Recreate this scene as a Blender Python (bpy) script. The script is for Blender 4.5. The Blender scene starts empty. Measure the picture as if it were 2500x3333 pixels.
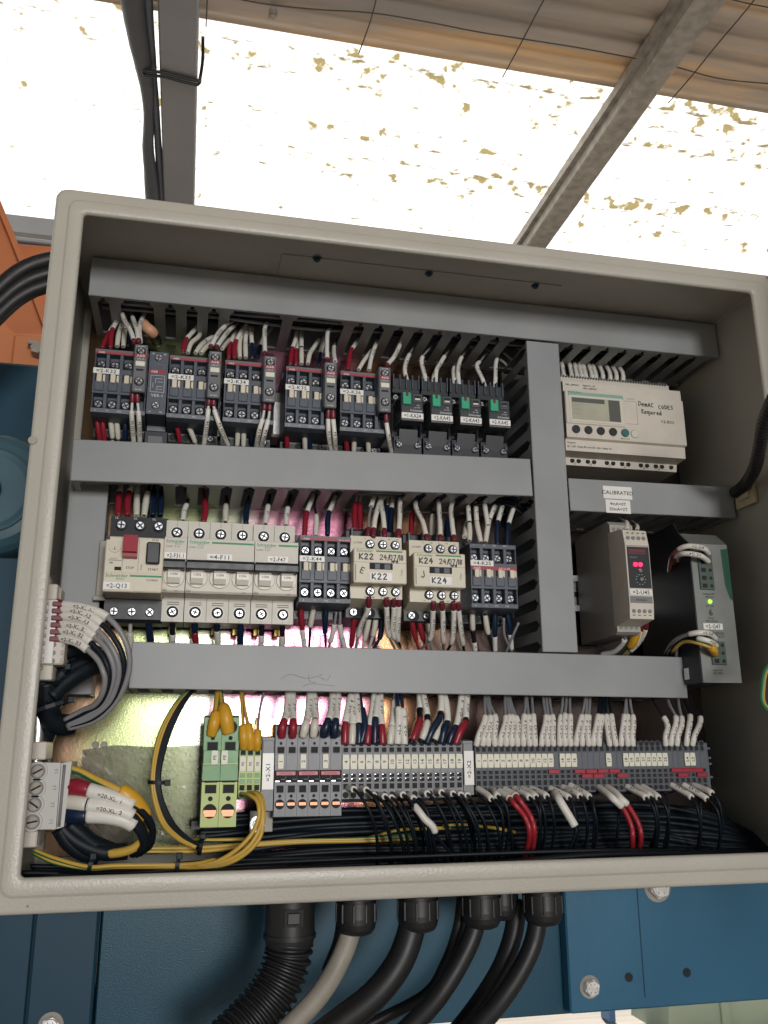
import bpy, bmesh, math, random
from math import sin, cos, pi, radians
from mathutils import Vector, Matrix
random.seed(7)
SC = bpy.context.scene
COL = SC.collection
S = 0.001                                   # everything below is written in millimetres

# ------------------------------------------------------------------ camera, sky, sun, exposure
CAM = Vector((93.286, -615.493, 74.863))
YAW, PITCH, ROLL, FPX = .2209, .2656, -.0058, 2853.1
_f = Vector((sin(YAW)*cos(PITCH), cos(YAW)*cos(PITCH), sin(PITCH)))
_r0 = Vector((cos(YAW), -sin(YAW), 0)); _u0 = _r0.cross(_f)
_r = cos(ROLL)*_r0 + sin(ROLL)*_u0; _u = -sin(ROLL)*_r0 + cos(ROLL)*_u0
cam = bpy.data.cameras.new('camera'); camo = bpy.data.objects.new('camera', cam); COL.objects.link(camo)
camo.matrix_world = Matrix(((_r.x, _u.x, -_f.x, CAM.x*S), (_r.y, _u.y, -_f.y, CAM.y*S), (_r.z, _u.z, -_f.z, CAM.z*S), (0, 0, 0, 1)))
cam.sensor_fit = 'VERTICAL'; cam.sensor_height = 36; cam.sensor_width = 27
cam.lens = FPX/3333*36; cam.clip_start = .02; cam.clip_end = 400
SC.camera = camo
SUN_EL, SUN_AZ = 62, 12                     # the sun stands high behind the cabinet, above the roof sheet
w = bpy.data.worlds.new('World'); SC.world = w; w.use_nodes = True
nt = w.node_tree; bg = nt.nodes['Background']
sky = nt.nodes.new('ShaderNodeTexSky'); sky.sky_type = 'NISHITA'; sky.sun_disc = False
sky.sun_elevation = radians(SUN_EL); sky.sun_rotation = radians(SUN_AZ)
hs = nt.nodes.new('ShaderNodeHueSaturation'); hs.inputs['Saturation'].default_value = 1.5
nt.links.new(sky.outputs[0], hs.inputs['Color']); nt.links.new(hs.outputs[0], bg.inputs[0]); bg.inputs[1].default_value = .03
sun = bpy.data.lights.new('sun', 'SUN'); sun.energy = 3.6; sun.angle = radians(.53); sun.color = (1, .95, .86)
suno = bpy.data.objects.new('sun', sun); COL.objects.link(suno)
d = Vector((sin(radians(SUN_AZ))*cos(radians(SUN_EL)), cos(radians(SUN_AZ))*cos(radians(SUN_EL)), sin(radians(SUN_EL))))
suno.rotation_euler = d.to_track_quat('Z', 'Y').to_euler(); suno.location = d*6
door = bpy.data.lights.new('open_door_light', 'AREA'); door.shape = 'RECTANGLE'; door.size = .95; door.size_y = .8; door.energy = 70; door.color = (1, .975, .945)
dooro = bpy.data.objects.new('open_door_light', door); COL.objects.link(dooro); dooro.location = (.64, -4.6, .40)   # daylight through the shed door behind the viewer
dooro.rotation_euler = (dooro.location-Vector((.3, 0, .2))).to_track_quat('Z', 'Y').to_euler()
vs = SC.view_settings; vs.view_transform = 'Standard'; vs.look = 'None'; vs.gamma = 1; vs.exposure = .75; vs.use_curve_mapping = False
SC.cycles.max_bounces = 8; SC.cycles.diffuse_bounces = 5; SC.cycles.transmission_bounces = 6; SC.cycles.use_denoising = True
SC.cycles.caustics_reflective = False; SC.cycles.caustics_refractive = False; SC.cycles.sample_clamp_indirect = 6

def ray(px, py):
    return ((px-1250)/FPX)*_r - ((py-1666.5)/FPX)*_u + _f
def P(px, py, Y):                            # photo position and depth -> point in the place
    d = ray(px, py); return CAM + d*((Y-CAM.y)/d.y)
def PZ(px, py, Z):
    d = ray(px, py); return CAM + d*((Z-CAM.z)/d.z)
def PX(px, py, X):
    d = ray(px, py); return CAM + d*((X-CAM.x)/d.x)
ZO = {'A': (250, 950, .42195), 'B': (850, 1000, .5425), 'C': (1650, 1050, .51236), 'D': (250, 1480, .45208), 'E': (930, 1550, .51236),
      'F': (1750, 1600, .45208), 'G': (0, 1850, .3918), 'H': (450, 2150, .42194), 'I': (1050, 2200, .3918), 'J': (1500, 2200, .5425),
      'K': (0, 2400, .42194), 'L': (600, 2800, .7836), 'M': (0, 2800, .48222), 'N': (1600, 2600, .5425), 'a': (280, 980, .24111),
      'b': (600, 980, .24111), 'c': (900, 1000, .27125), 'd': (1250, 1050, .2833), 'e': (1780, 1600, .25316), 'f': (2080, 1680, .26217),
      'g': (0, 0, .60277), 'h': (900, 0, .96444), 'i': (0, 550, .6105)}
def zp(z, x, y):
    o = ZO[z]; return (o[0]+x*o[2], o[1]+y*o[2])

# ------------------------------------------------------------------ materials
_M = {}
def mat(name, col, rough=.5, metal=0, bump=0, bscale=300, var=0, vscale=60, spec=.5, emit=None, coat=0):
    if name in _M: return _M[name]
    m = bpy.data.materials.new(name); m.use_nodes = True; n = m.node_tree; L = n.links.new
    b = n.nodes['Principled BSDF']
    b.inputs['Base Color'].default_value = (*col, 1); b.inputs['Roughness'].default_value = rough; b.inputs['Metallic'].default_value = metal
    b.inputs['Specular IOR Level'].default_value = spec; b.inputs['Coat Weight'].default_value = coat
    if emit: b.inputs['Emission Color'].default_value = (*emit[0], 1); b.inputs['Emission Strength'].default_value = emit[1]
    if bump or var:
        tc = n.nodes.new('ShaderNodeTexCoord')
    if bump:
        t = n.nodes.new('ShaderNodeTexNoise'); t.inputs['Scale'].default_value = bscale; t.inputs['Detail'].default_value = 3
        L(tc.outputs['Object'], t.inputs['Vector']); bp = n.nodes.new('ShaderNodeBump'); bp.inputs['Strength'].default_value = bump
        bp.inputs['Distance'].default_value = .0006; L(t.outputs[0], bp.inputs['Height']); L(bp.outputs[0], b.inputs['Normal'])
    if var:
        t = n.nodes.new('ShaderNodeTexNoise'); t.inputs['Scale'].default_value = vscale; t.inputs['Detail'].default_value = 6
        L(tc.outputs['Object'], t.inputs['Vector']); r = n.nodes.new('ShaderNodeValToRGB')
        r.color_ramp.elements[0].position = .3; r.color_ramp.elements[1].position = .7
        r.color_ramp.elements[0].color = (*[c*(1-var) for c in col], 1); r.color_ramp.elements[1].color = (*[min(1, c*(1+var)) for c in col], 1)
        L(t.outputs[0], r.inputs[0]); L(r.outputs[0], b.inputs['Base Color'])
        mr = n.nodes.new('ShaderNodeMapRange'); mr.inputs[3].default_value = max(.05, rough-.08); mr.inputs[4].default_value = min(1, rough+.12)
        L(t.outputs[0], mr.inputs[0]); L(mr.outputs[0], b.inputs['Roughness'])
    _M[name] = m; return m
ENC = mat('cabinet paint', (.46, .44, .385), .34, bump=.42, bscale=560, var=.04, vscale=12)
DUCT = mat('duct plastic', (.27, .282, .29), .42, var=.09, vscale=14)
DGREY = mat('dark grey plastic', (.072, .086, .112), .42, var=.12, vscale=120)
DG2 = mat('mid grey plastic', (.13, .135, .15), .45, var=.08, vscale=120)
BLK = mat('black plastic', (.014, .017, .022), .4, var=.15, vscale=150)
HOLE = mat('dark opening', (.006, .007, .009), .7)
BEI = mat('beige plastic', (.66, .605, .485), .42, var=.035, vscale=90)
MCBW = mat('warm white plastic', (.60, .57, .50), .4, var=.03, vscale=90)
MCB2 = mat('knob plastic', (.66, .62, .54), .35)
PLCW = mat('cream plastic', (.62, .57, .50), .42, var=.03, vscale=90)
LBL = mat('label tape', (.80, .79, .76), .35)
INK = mat('black print', (.012, .012, .014), .5)
GINK = mat('grey print', (.2, .2, .2), .6)
WINK = mat('white print', (.62, .62, .64), .5)
RED = mat('red plastic', (.33, .022, .04), .4)
STRIP = mat('red band', (.36, .035, .05), .45)
GRN = mat('green print', (.03, .26, .10), .5)
SCREW = mat('zinc screw', (.5, .51, .53), .27, metal=1, var=.1, vscale=300)
BRIGHT = mat('bright steel', (.8, .8, .8), .3, metal=1, var=.1, vscale=200)
SLOT = mat('screw slot', (.03, .03, .03), .6)
SLEEVE = mat('marker sleeve', (.72, .70, .645), .42, var=.03, vscale=150)
WREN = mat('white wire', (.58, .58, .56), .4)
GREYW = mat('grey wire', (.24, .24, .25), .4)
BOOTR = mat('red boot', (.27, .016, .032), .33)
BOOTB = mat('blue boot', (.006, .017, .045), .33)
BOOTW = mat('white boot', (.66, .63, .55), .35)
BOOTK = mat('black wire', (.006, .010, .015), .48, spec=.28)
BOOTY = mat('yellow boot', (.66, .36, .03), .4)
BURG = mat('burgundy ferrule', (.16, .02, .035), .4)
WRED = mat('red wire', (.33, .02, .03), .4)
WYEL = mat('yellow insulation', (.58, .37, .06), .4)
WGRN = mat('green insulation', (.03, .15, .06), .4)
WBLU = mat('dark blue wire', (.012, .022, .06), .38)
WBRN = mat('brown red wire', (.22, .06, .05), .42)
GREYT = mat('grey terminal', (.21, .215, .235), .42, var=.05, vscale=150)
GREYD = mat('slate terminal', (.105, .115, .135), .45, var=.05, vscale=150)
PEG = mat('earth terminal green', (.11, .30, .10), .38, var=.06, vscale=120)
PEY = mat('earth terminal lime', (.42, .52, .12), .38, var=.06, vscale=120)
MARK = mat('marker card', (.74, .72, .60), .45)
JUMP = mat('red jumper', (.36, .02, .045), .35)
COPP = mat('copper contact', (.62, .30, .19), .5, metal=1)
ALU = mat('aluminium case', (.25, .26, .25), .42, metal=.5, var=.08, vscale=40)
PGRN = mat('power supply green', (.014, .085, .055), .45)
PGRT = mat('green grey terminal', (.07, .10, .085), .45)
LCD = mat('display glass', (.42, .42, .33), .12, var=.12, vscale=40)
LCDD = mat('display shade', (.12, .125, .12), .15)
RGREEN = mat('relay green', (.03, .36, .20), .4)
CARD = mat('cream tie mount', (.58, .50, .33), .5)
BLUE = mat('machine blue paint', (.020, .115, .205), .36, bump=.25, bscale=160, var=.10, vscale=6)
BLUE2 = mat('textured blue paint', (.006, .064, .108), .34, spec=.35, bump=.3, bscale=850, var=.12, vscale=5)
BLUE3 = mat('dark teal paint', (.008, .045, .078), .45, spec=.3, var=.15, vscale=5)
ORANGE = mat('orange paint', (.54, .19, .075), .5, var=.14, vscale=4)
STEEL = mat('grey painted steel', (.205, .21, .22), .5, var=.08, vscale=5)
GALV = mat('galvanised steel', (.30, .275, .24), .5, metal=.2, bump=.3, bscale=60, var=.28, vscale=38)
RUBB = mat('black rubber', (.011, .011, .012), .45, var=.12, vscale=90)
GCAB = mat('grey cable sheath', (.30, .27, .225), .5, var=.10, vscale=60)
WOOD = mat('pale boards', (.46, .39, .30), .7, var=.12, vscale=3)
PGREEN = mat('pale green paint', (.42, .50, .38), .6, var=.1, vscale=4)
SHOPB = mat('light blue paint', (.10, .22, .42), .5, var=.1, vscale=4)
AMBER = mat('amber paint', (.60, .30, .04), .5, var=.1, vscale=4)
LEDR = mat('red lamp', (.5, .0, .03), .3, emit=((1, .012, .055), 3.4))
LEDG = mat('green lamp', (.1, .5, .02), .3, emit=((.18, 1, .02), 2.6))

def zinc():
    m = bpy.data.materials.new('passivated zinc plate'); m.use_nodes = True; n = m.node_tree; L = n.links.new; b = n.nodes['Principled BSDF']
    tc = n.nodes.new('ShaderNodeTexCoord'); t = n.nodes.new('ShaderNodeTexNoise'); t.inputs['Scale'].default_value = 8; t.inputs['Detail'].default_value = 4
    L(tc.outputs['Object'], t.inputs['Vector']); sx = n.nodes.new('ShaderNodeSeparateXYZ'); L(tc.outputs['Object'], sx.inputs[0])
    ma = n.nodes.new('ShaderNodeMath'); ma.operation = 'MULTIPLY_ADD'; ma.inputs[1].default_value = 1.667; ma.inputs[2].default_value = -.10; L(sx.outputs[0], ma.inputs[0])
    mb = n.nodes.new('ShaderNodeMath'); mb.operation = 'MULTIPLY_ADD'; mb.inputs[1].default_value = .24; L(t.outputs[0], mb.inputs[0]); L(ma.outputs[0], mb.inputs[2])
    r = n.nodes.new('ShaderNodeValToRGB'); e = r.color_ramp.elements    # interference colours banding across the plate, dark reflection painted in at the right
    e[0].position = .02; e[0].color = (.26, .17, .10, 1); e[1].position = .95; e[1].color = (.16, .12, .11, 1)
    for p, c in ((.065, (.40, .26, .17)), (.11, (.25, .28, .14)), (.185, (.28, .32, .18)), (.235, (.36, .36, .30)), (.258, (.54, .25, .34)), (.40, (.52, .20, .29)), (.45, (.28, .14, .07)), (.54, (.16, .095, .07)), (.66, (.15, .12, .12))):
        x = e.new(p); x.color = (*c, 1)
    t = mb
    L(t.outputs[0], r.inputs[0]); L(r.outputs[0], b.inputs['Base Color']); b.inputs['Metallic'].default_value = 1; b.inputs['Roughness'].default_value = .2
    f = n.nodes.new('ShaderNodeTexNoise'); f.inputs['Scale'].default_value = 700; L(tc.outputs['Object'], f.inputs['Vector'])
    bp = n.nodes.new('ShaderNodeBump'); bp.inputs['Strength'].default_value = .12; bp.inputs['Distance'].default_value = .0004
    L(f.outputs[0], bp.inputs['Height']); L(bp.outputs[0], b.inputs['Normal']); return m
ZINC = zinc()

SLATE = mat('slate cable sheath', (.042, .047, .058), .5, var=.1, vscale=30)
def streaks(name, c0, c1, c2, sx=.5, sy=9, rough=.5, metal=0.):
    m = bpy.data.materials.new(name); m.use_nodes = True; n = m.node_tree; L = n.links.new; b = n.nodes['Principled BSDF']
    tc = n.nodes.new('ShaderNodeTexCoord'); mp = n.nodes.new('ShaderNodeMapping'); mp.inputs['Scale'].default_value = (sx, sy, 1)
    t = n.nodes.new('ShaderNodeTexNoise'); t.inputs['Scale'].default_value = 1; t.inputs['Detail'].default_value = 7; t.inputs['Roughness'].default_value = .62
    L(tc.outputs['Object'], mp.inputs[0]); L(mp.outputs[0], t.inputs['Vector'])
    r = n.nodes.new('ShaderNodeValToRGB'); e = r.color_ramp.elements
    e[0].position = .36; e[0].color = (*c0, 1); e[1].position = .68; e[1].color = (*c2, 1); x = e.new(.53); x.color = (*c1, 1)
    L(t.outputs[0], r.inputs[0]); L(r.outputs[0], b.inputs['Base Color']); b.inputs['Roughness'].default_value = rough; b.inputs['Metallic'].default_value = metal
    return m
ROOFM = streaks('roof metal with painted reflections', (.33, .29, .26), (.47, .39, .32), (.80, .53, .28), .8, 8, .55, .1)  # orange streaks are warm reflected light painted into the base colour
BOARDS = streaks('grey brown boards', (.28, .25, .22), (.43, .39, .34), (.54, .48, .40), .4, 5, .75)

def skylight():
    m = bpy.data.materials.new('translucent roof sheet'); m.use_nodes = True; n = m.node_tree; L = n.links.new
    out = n.nodes['Material Output']; n.nodes.remove(n.nodes['Principled BSDF'])
    tl = n.nodes.new('ShaderNodeBsdfTranslucent'); tl.inputs[0].default_value = (.97, .96, .92, 1)
    df = n.nodes.new('ShaderNodeBsdfDiffuse'); df.inputs[0].default_value = (.8, .78, .72, 1)
    m1 = n.nodes.new('ShaderNodeMixShader'); m1.inputs[0].default_value = .12; L(tl.outputs[0], m1.inputs[1]); L(df.outputs[0], m1.inputs[2])
    tc = n.nodes.new('ShaderNodeTexCoord')
    def nz(scale, loc, det=3):
        mp = n.nodes.new('ShaderNodeMapping'); mp.inputs['Scale'].default_value = scale; mp.inputs['Location'].default_value = loc
        t = n.nodes.new('ShaderNodeTexNoise'); t.inputs['Scale'].default_value = 1; t.inputs['Detail'].default_value = det
        L(tc.outputs['Object'], mp.inputs[0]); L(mp.outputs[0], t.inputs['Vector']); return t
    a = nz((24, 30, 1), (3, 1, 0), 5); bnd = nz((.35, 7.5, 1), (0, .3, 0), 1)
    def ramp(src, p0, p1):
        r = n.nodes.new('ShaderNodeMapRange'); r.inputs[1].default_value = p0; r.inputs[2].default_value = p1; L(src, r.inputs[0]); return r.outputs[0]
    ad = n.nodes.new('ShaderNodeMath'); ad.operation = 'ADD'; L(a.outputs[0], ad.inputs[0])
    mu = n.nodes.new('ShaderNodeMath'); mu.operation = 'MULTIPLY'; mu.inputs[1].default_value = .55; L(bnd.outputs[0], mu.inputs[0]); L(mu.outputs[0], ad.inputs[1])
    fn = nz((62, 75, 1), (1, 4, 0), 3); f2 = n.nodes.new('ShaderNodeMath'); f2.operation = 'MULTIPLY_ADD'; f2.inputs[1].default_value = .26; L(fn.outputs[0], f2.inputs[0]); L(ad.outputs[0], f2.inputs[2])
    dm = ramp(f2.outputs[0], 1.035, 1.125)
    dirt = n.nodes.new('ShaderNodeBsdfTranslucent'); dirt.inputs[0].default_value = (.42, .34, .16, 1)
    dd = n.nodes.new('ShaderNodeBsdfDiffuse'); dd.inputs[0].default_value = (.36, .29, .14, 1)
    m0 = n.nodes.new('ShaderNodeMixShader'); m0.inputs[0].default_value = .45; L(dirt.outputs[0], m0.inputs[1]); L(dd.outputs[0], m0.inputs[2])
    m2 = n.nodes.new('ShaderNodeMixShader'); L(dm, m2.inputs[0]); L(m1.outputs[0], m2.inputs[1]); L(m0.outputs[0], m2.inputs[2])
    L(m2.outputs[0], out.inputs[0]); return m
SKYL = skylight()

def film():
    m = bpy.data.materials.new('clear plastic film'); m.use_nodes = True; n = m.node_tree; L = n.links.new
    out = n.nodes['Material Output']; b = n.nodes['Principled BSDF']; b.inputs['Base Color'].default_value = (.30, .28, .25, 1); b.inputs['Roughness'].default_value = .25
    tr = n.nodes.new('ShaderNodeBsdfTransparent'); mx = n.nodes.new('ShaderNodeMixShader'); mx.inputs[0].default_value = .62
    L(tr.outputs[0], mx.inputs[1]); L(b.outputs[0], mx.inputs[2]); L(mx.outputs[0], out.inputs[0]); return m
FILM = film()

# ------------------------------------------------------------------ mesh helpers
_TX = {}
def text2d(s):
    if s in _TX: return _TX[s]
    cu = bpy.data.curves.new('t', 'FONT'); cu.body = s; cu.size = 1; cu.resolution_u = 2; cu.space_character = 1.06; cu.offset = .014
    o = bpy.data.objects.new('t', cu); me = bpy.data.meshes.new_from_object(o)
    v = [(q.co.x, q.co.y) for q in me.vertices]; f = [list(p.vertices) for p in me.polygons]
    fs = []
    for p in f:
        a = sum(v[p[i]][0]*v[p[(i+1) % len(p)]][1]-v[p[(i+1) % len(p)]][0]*v[p[i]][1] for i in range(len(p)))
        fs.append(p if a > 0 else p[::-1])
    bpy.data.objects.remove(o); bpy.data.curves.remove(cu); bpy.data.meshes.remove(me)
    if v:
        x0 = min(q[0] for q in v); x1 = max(q[0] for q in v)
    else: x0 = x1 = 0
    v = [(q[0]-x0, q[1]) for q in v]
    _TX[s] = (v, fs, x1-x0); return _TX[s]
GL = {  # pen strokes of the handwriting
 'K': [[(0, 0), (0, 1)], [(.6, 1), (.02, .45), (.62, 0)]], '2': [[(0, .8), (.2, 1), (.5, .9), (.5, .65), (0, 0), (.6, .03)]],
 '4': [[(.35, 1), (0, .4), (.6, .42)], [(.42, .75), (.4, 0)]], '0': [[(.3, 1), (.05, .7), (.1, .1), (.35, 0), (.55, .4), (.5, .9), (.3, 1)]],
 '7': [[(0, .95), (.55, 1), (.2, 0)]], '1': [[(.2, 1), (.2, 0)]], '8': [[(.5, .9), (.2, 1), (.1, .7), (.5, .3), (.3, 0), (.05, .25), (.5, .75), (.5, .9)]],
 '/': [[(0, -.15), (.4, 1.1)]], 'M': [[(0, 0), (.05, 1), (.3, .4), (.6, 1), (.65, 0)]], 'P': [[(.05, 0), (.05, 1), (.5, .9), (.5, .55), (.05, .45)]],
 'W': [[(0, 1), (.15, 0), (.35, .7), (.55, 0), (.7, 1)]], 'D': [[(.05, 0), (.05, 1), (.5, .8), (.6, .35), (.05, 0)]], 'e': [[(.05, .35), (.45, .4), (.3, .65), (.05, .4), (.15, .02), (.5, .1)]],
 'm': [[(0, 0), (.02, .6), (.05, .45), (.2, .6), (.25, 0), (.28, .45), (.45, .6), (.5, 0)]], 'A': [[(0, 0), (.25, .85), (.5, 0)], [(.1, .35), (.42, .35)]],
 'C': [[(.5, .85), (.2, .9), (.02, .5), (.15, .05), (.55, .1)]], 'O': [[(.3, .9), (.03, .5), (.25, .02), (.55, .4), (.3, .9)]], 'E': [[(.5, .9), (.05, .9), (.05, 0), (.5, 0)], [(.05, .45), (.4, .45)]],
 'S': [[(.5, .9), (.1, .8), (.45, .35), (.4, .05), (0, .05)]], 'R': [[(.05, 0), (.05, 1), (.45, .85), (.05, .5), (.55, 0)]], 'q': [[(.45, .55), (.1, .6), (.08, .15), (.42, .2), (.45, .6), (.4, -.3), (.6, -.2)]],
 'u': [[(.02, .6), (.08, .05), (.4, .1), (.43, .6), (.46, 0)]], 'i': [[(.1, .6), (.12, 0)]], 'r': [[(.05, .6), (.08, 0), (.1, .4), (.4, .6)]], 'd': [[(.42, .45), (.08, .5), (.1, .03), (.42, .1), (.48, 1), (.5, 0)]],
 'J': [[(.5, 1), (.52, .25), (.3, 0), (.02, .25)]], ' ': [], '=': [[(0, .3), (.4, .3)], [(0, .55), (.4, .55)]]}

class MB:
    def __init__(s): s.v = []; s.f = []; s.m = []; s.mats = []; s.sm = []
    def mi(s, m):
        if m not in s.mats: s.mats.append(m)
        return s.mats.index(m)
    def add(s, vs, fs, m, smooth=False):
        o = len(s.v); k = s.mi(m); s.v += [tuple(q) for q in vs]
        for f in fs: s.f.append([i+o for i in f]); s.m.append(k); s.sm.append(smooth)
        return s
    def convex(s, vs, fs, m, smooth=False):
        c = Vector((0, 0, 0))
        for q in vs: c += Vector(q)
        c /= len(vs); out = []
        for f in fs:
            a, b, d = (Vector(vs[f[i]]) for i in (0, 1, 2)); nrm = (b-a).cross(d-a)
            out.append(f if nrm.dot(a-c) >= 0 else f[::-1])
        return s.add(vs, out, m, smooth)
    def box(s, x0, x1, y0, y1, z0, z1, m, b=0):
        if not b:
            vs = [(x, y, z) for x in (x0, x1) for y in (y0, y1) for z in (z0, z1)]
            return s.convex(vs, [[0, 1, 3, 2], [4, 5, 7, 6], [0, 1, 5, 4], [2, 3, 7, 6], [0, 2, 6, 4], [1, 3, 7, 5]], m)
        b = min(b, abs(x1-x0)*.45, abs(y1-y0)*.45, abs(z1-z0)*.45)
        E = ((x0, x1), (y0, y1), (z0, z1)); vs = []; ix = {}
        for i in (0, 1):
            for j in (0, 1):
                for k in (0, 1):
                    sg = (i, j, k)
                    for ax in range(3):
                        p = [E[q][sg[q]] + (0 if q == ax else (b if sg[q] == 0 else -b)) for q in range(3)]
                        ix[(sg, ax)] = len(vs); vs.append(tuple(p))
        fs = []
        for ax in range(3):
            o = [q for q in range(3) if q != ax]
            for g in (0, 1):
                r = []
                for (i, j) in ((0, 0), (1, 0), (1, 1), (0, 1)):
                    sg = [0]*3; sg[ax] = g; sg[o[0]] = i; sg[o[1]] = j; r.append(ix[(tuple(sg), ax)])
                fs.append(r)
        for a in range(3):
            o = [q for q in range(3) if q != a]
            for i in (0, 1):
                for j in (0, 1):
                    q = []
                    for e in (0, 1):
                        sg = [0]*3; sg[a] = e; sg[o[0]] = i; sg[o[1]] = j; q.append(tuple(sg))
                    fs.append([ix[(q[0], o[0])], ix[(q[1], o[0])], ix[(q[1], o[1])], ix[(q[0], o[1])]])
        for i in (0, 1):
            for j in (0, 1):
                for k in (0, 1): fs.append([ix[((i, j, k), a)] for a in range(3)])
        return s.convex(vs, fs, m)
    def prism(s, poly, axis, a0, a1, m):      # poly in the two other axes, extruded along axis ('x': (y,z); 'y': (x,z); 'z': (x,y))
        n = len(poly)
        def pt(p, a): return {'x': (a, p[0], p[1]), 'y': (p[0], a, p[1]), 'z': (p[0], p[1], a)}[axis]
        ar = sum(poly[i][0]*poly[(i+1) % n][1]-poly[(i+1) % n][0]*poly[i][1] for i in range(n))
        flip = (ar > 0) == (axis in 'xz')
        vs = [pt(p, a0) for p in poly]+[pt(p, a1) for p in poly]
        fs = [list(range(n))[::-1], list(range(n, 2*n))]+[[i, (i+1) % n, n+(i+1) % n, n+i] for i in range(n)]
        if not flip: fs = [f[::-1] for f in fs]
        return s.add(vs, fs, m)
    def cyl(s, p0, p1, r0, r1, m, n=14, cap=3, smooth=True):
        p0 = Vector(p0); p1 = Vector(p1); d = (p1-p0).normalized(); a = d.orthogonal().normalized(); b = d.cross(a)
        vs = [p0+(a*cos(2*pi*i/n)+b*sin(2*pi*i/n))*r0 for i in range(n)]+[p1+(a*cos(2*pi*i/n)+b*sin(2*pi*i/n))*r1 for i in range(n)]
        s.add(vs, [[i, (i+1) % n, n+(i+1) % n, n+i] for i in range(n)], m, smooth)
        if cap & 1: s.add(vs[:n], [list(range(n))[::-1]], m)
        if cap & 2: s.add(vs[n:], [list(range(n))], m)
        return s
    def tube(s, pts, r, m, n=8, m2=None, cap=True, twist=0):
        fr = frames(pts); vs = []; N = len(pts)
        rr = r if isinstance(r, (list, tuple)) else [r]*N
        for i in range(N):
            p, a, b = fr[i]
            for k in range(n):
                t = 2*pi*k/n + twist*i
                vs.append(p+(a*cos(t)+b*sin(t))*rr[i])
        f1 = []; f2 = []
        for i in range(N-1):
            for k in range(n):
                q = [i*n+k, i*n+(k+1) % n, (i+1)*n+(k+1) % n, (i+1)*n+k]
                (f2 if (m2 and k < n*.42) else f1).append(q)
        o = len(s.v); s.add(vs, f1, m, True)
        if f2:
            k2 = s.mi(m2)
            for q in f2: s.f.append([i+o for i in q]); s.m.append(k2); s.sm.append(True)
        if cap:
            s.f.append([o+i for i in range(n)][::-1]); s.m.append(s.mi(m)); s.sm.append(False)
            s.f.append([o+(N-1)*n+i for i in range(n)]); s.m.append(s.mi(m)); s.sm.append(False)
        return s
    def text(s, t, x, y, z, h, m, al='c', w=None, rot=0, sx=1.0):   # faces -Y; h = capital height
        v, f, wd = text2d(t); k = h/.70; kx = k*sx
        if w and wd: kx = w/wd
        off = {'c': -wd/2, 'l': 0, 'r': -wd}[al]; ca, sa = cos(radians(rot)), sin(radians(rot))
        vs = []
        for q in v:
            u_, v_ = (q[0]+off)*kx, (q[1]-.35)*k
            vs.append((x+u_*ca-v_*sa, y, z+u_*sa+v_*ca))
        return s.add(vs, f, m)
    def pen(s, t, x, y, z, h, th, m, rot=0, gap=.78, al='c'):
        W = sum((.35 if c in '1/i ' else gap) for c in t)*h
        cx = -W/2 if al == 'c' else 0; ca, sa = cos(radians(rot)), sin(radians(rot)); ys = y
        for c in t:
            for st in GL[c]:
                pts = [Vector((cx+p[0]*h, (p[1]-.5)*h)) for p in st]
                for i in range(len(pts)-1):
                    a, b = pts[i], pts[i+1]; dd = (b-a).normalized(); nn = Vector((-dd.y, dd.x))*th/2; a = a-dd*th*.3; b = b+dd*th*.3
                    q = [a-nn, b-nn, b+nn, a+nn]
                    s.add([(x+p.x*ca-p.y*sa, ys, z+p.x*sa+p.y*ca) for p in q], [[0, 1, 2, 3]], m); ys -= .004
            cx += (.35 if c in '1/i ' else gap)*h
        return s
    def build(s, name, parent=None, loc=None):
        me = bpy.data.meshes.new(name)
        me.from_pydata([(a*S, b*S, c*S) for a, b, c in s.v], [], s.f)
        for m in s.mats: me.materials.append(m)
        me.polygons.foreach_set('material_index', s.m); me.polygons.foreach_set('use_smooth', s.sm); me.update()
        o = bpy.data.objects.new(name, me); COL.objects.link(o)
        if parent: o.parent = parent
        if loc is not None: o.location = Vector(loc)*S
        return o
def frames(pts):
    N = len(pts); out = []; a = None
    for i in range(N):
        t = (pts[min(i+1, N-1)]-pts[max(i-1, 0)])
        t = t.normalized() if t.length > 1e-9 else Vector((0, 0, 1))
        if a is None:
            a = Vector((0, -1, 0)); a = a-t*a.dot(t)
            if a.length < 1e-3: a = t.orthogonal()
        else: a = a-t*a.dot(t)
        a.normalize(); out.append((pts[i], a.copy(), t.cross(a)))
    return out
def spline(pts, step=2.5):
    p = [Vector(q) for q in pts]
    if len(p) == 2: p = [p[0], (p[0]+p[1])/2, p[1]]
    q = [2*p[0]-p[1]]+p+[2*p[-1]-p[-2]]; out = []
    for i in range(1, len(q)-2):
        n = max(2, int((q[i+1]-q[i]).length/step))
        for k in range(n):
            t = k/n; a, b, c, d = q[i-1], q[i], q[i+1], q[i+2]
            out.append(.5*((2*b)+(c-a)*t+(2*a-5*b+4*c-d)*t*t+(3*b-a-3*c+d)*t*t*t))
    out.append(p[-1]); return out
def arclen(pts):
    L = [0]
    for i in range(1, len(pts)): L.append(L[-1]+(pts[i]-pts[i-1]).length)
    return L
def at_len(pts, L, s):
    if s <= 0: return pts[0]+(pts[0]-pts[1]).normalized()*(-s)*1.0
    for i in range(1, len(pts)):
        if L[i] >= s:
            t = (s-L[i-1])/max(1e-9, L[i]-L[i-1]); return pts[i-1].lerp(pts[i], t)
    return pts[-1]
def sub(pts, L, a, b, step=1.6):
    n = max(2, int((b-a)/step)+1); return [at_len(pts, L, a+(b-a)*i/n) for i in range(n+1)]

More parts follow.
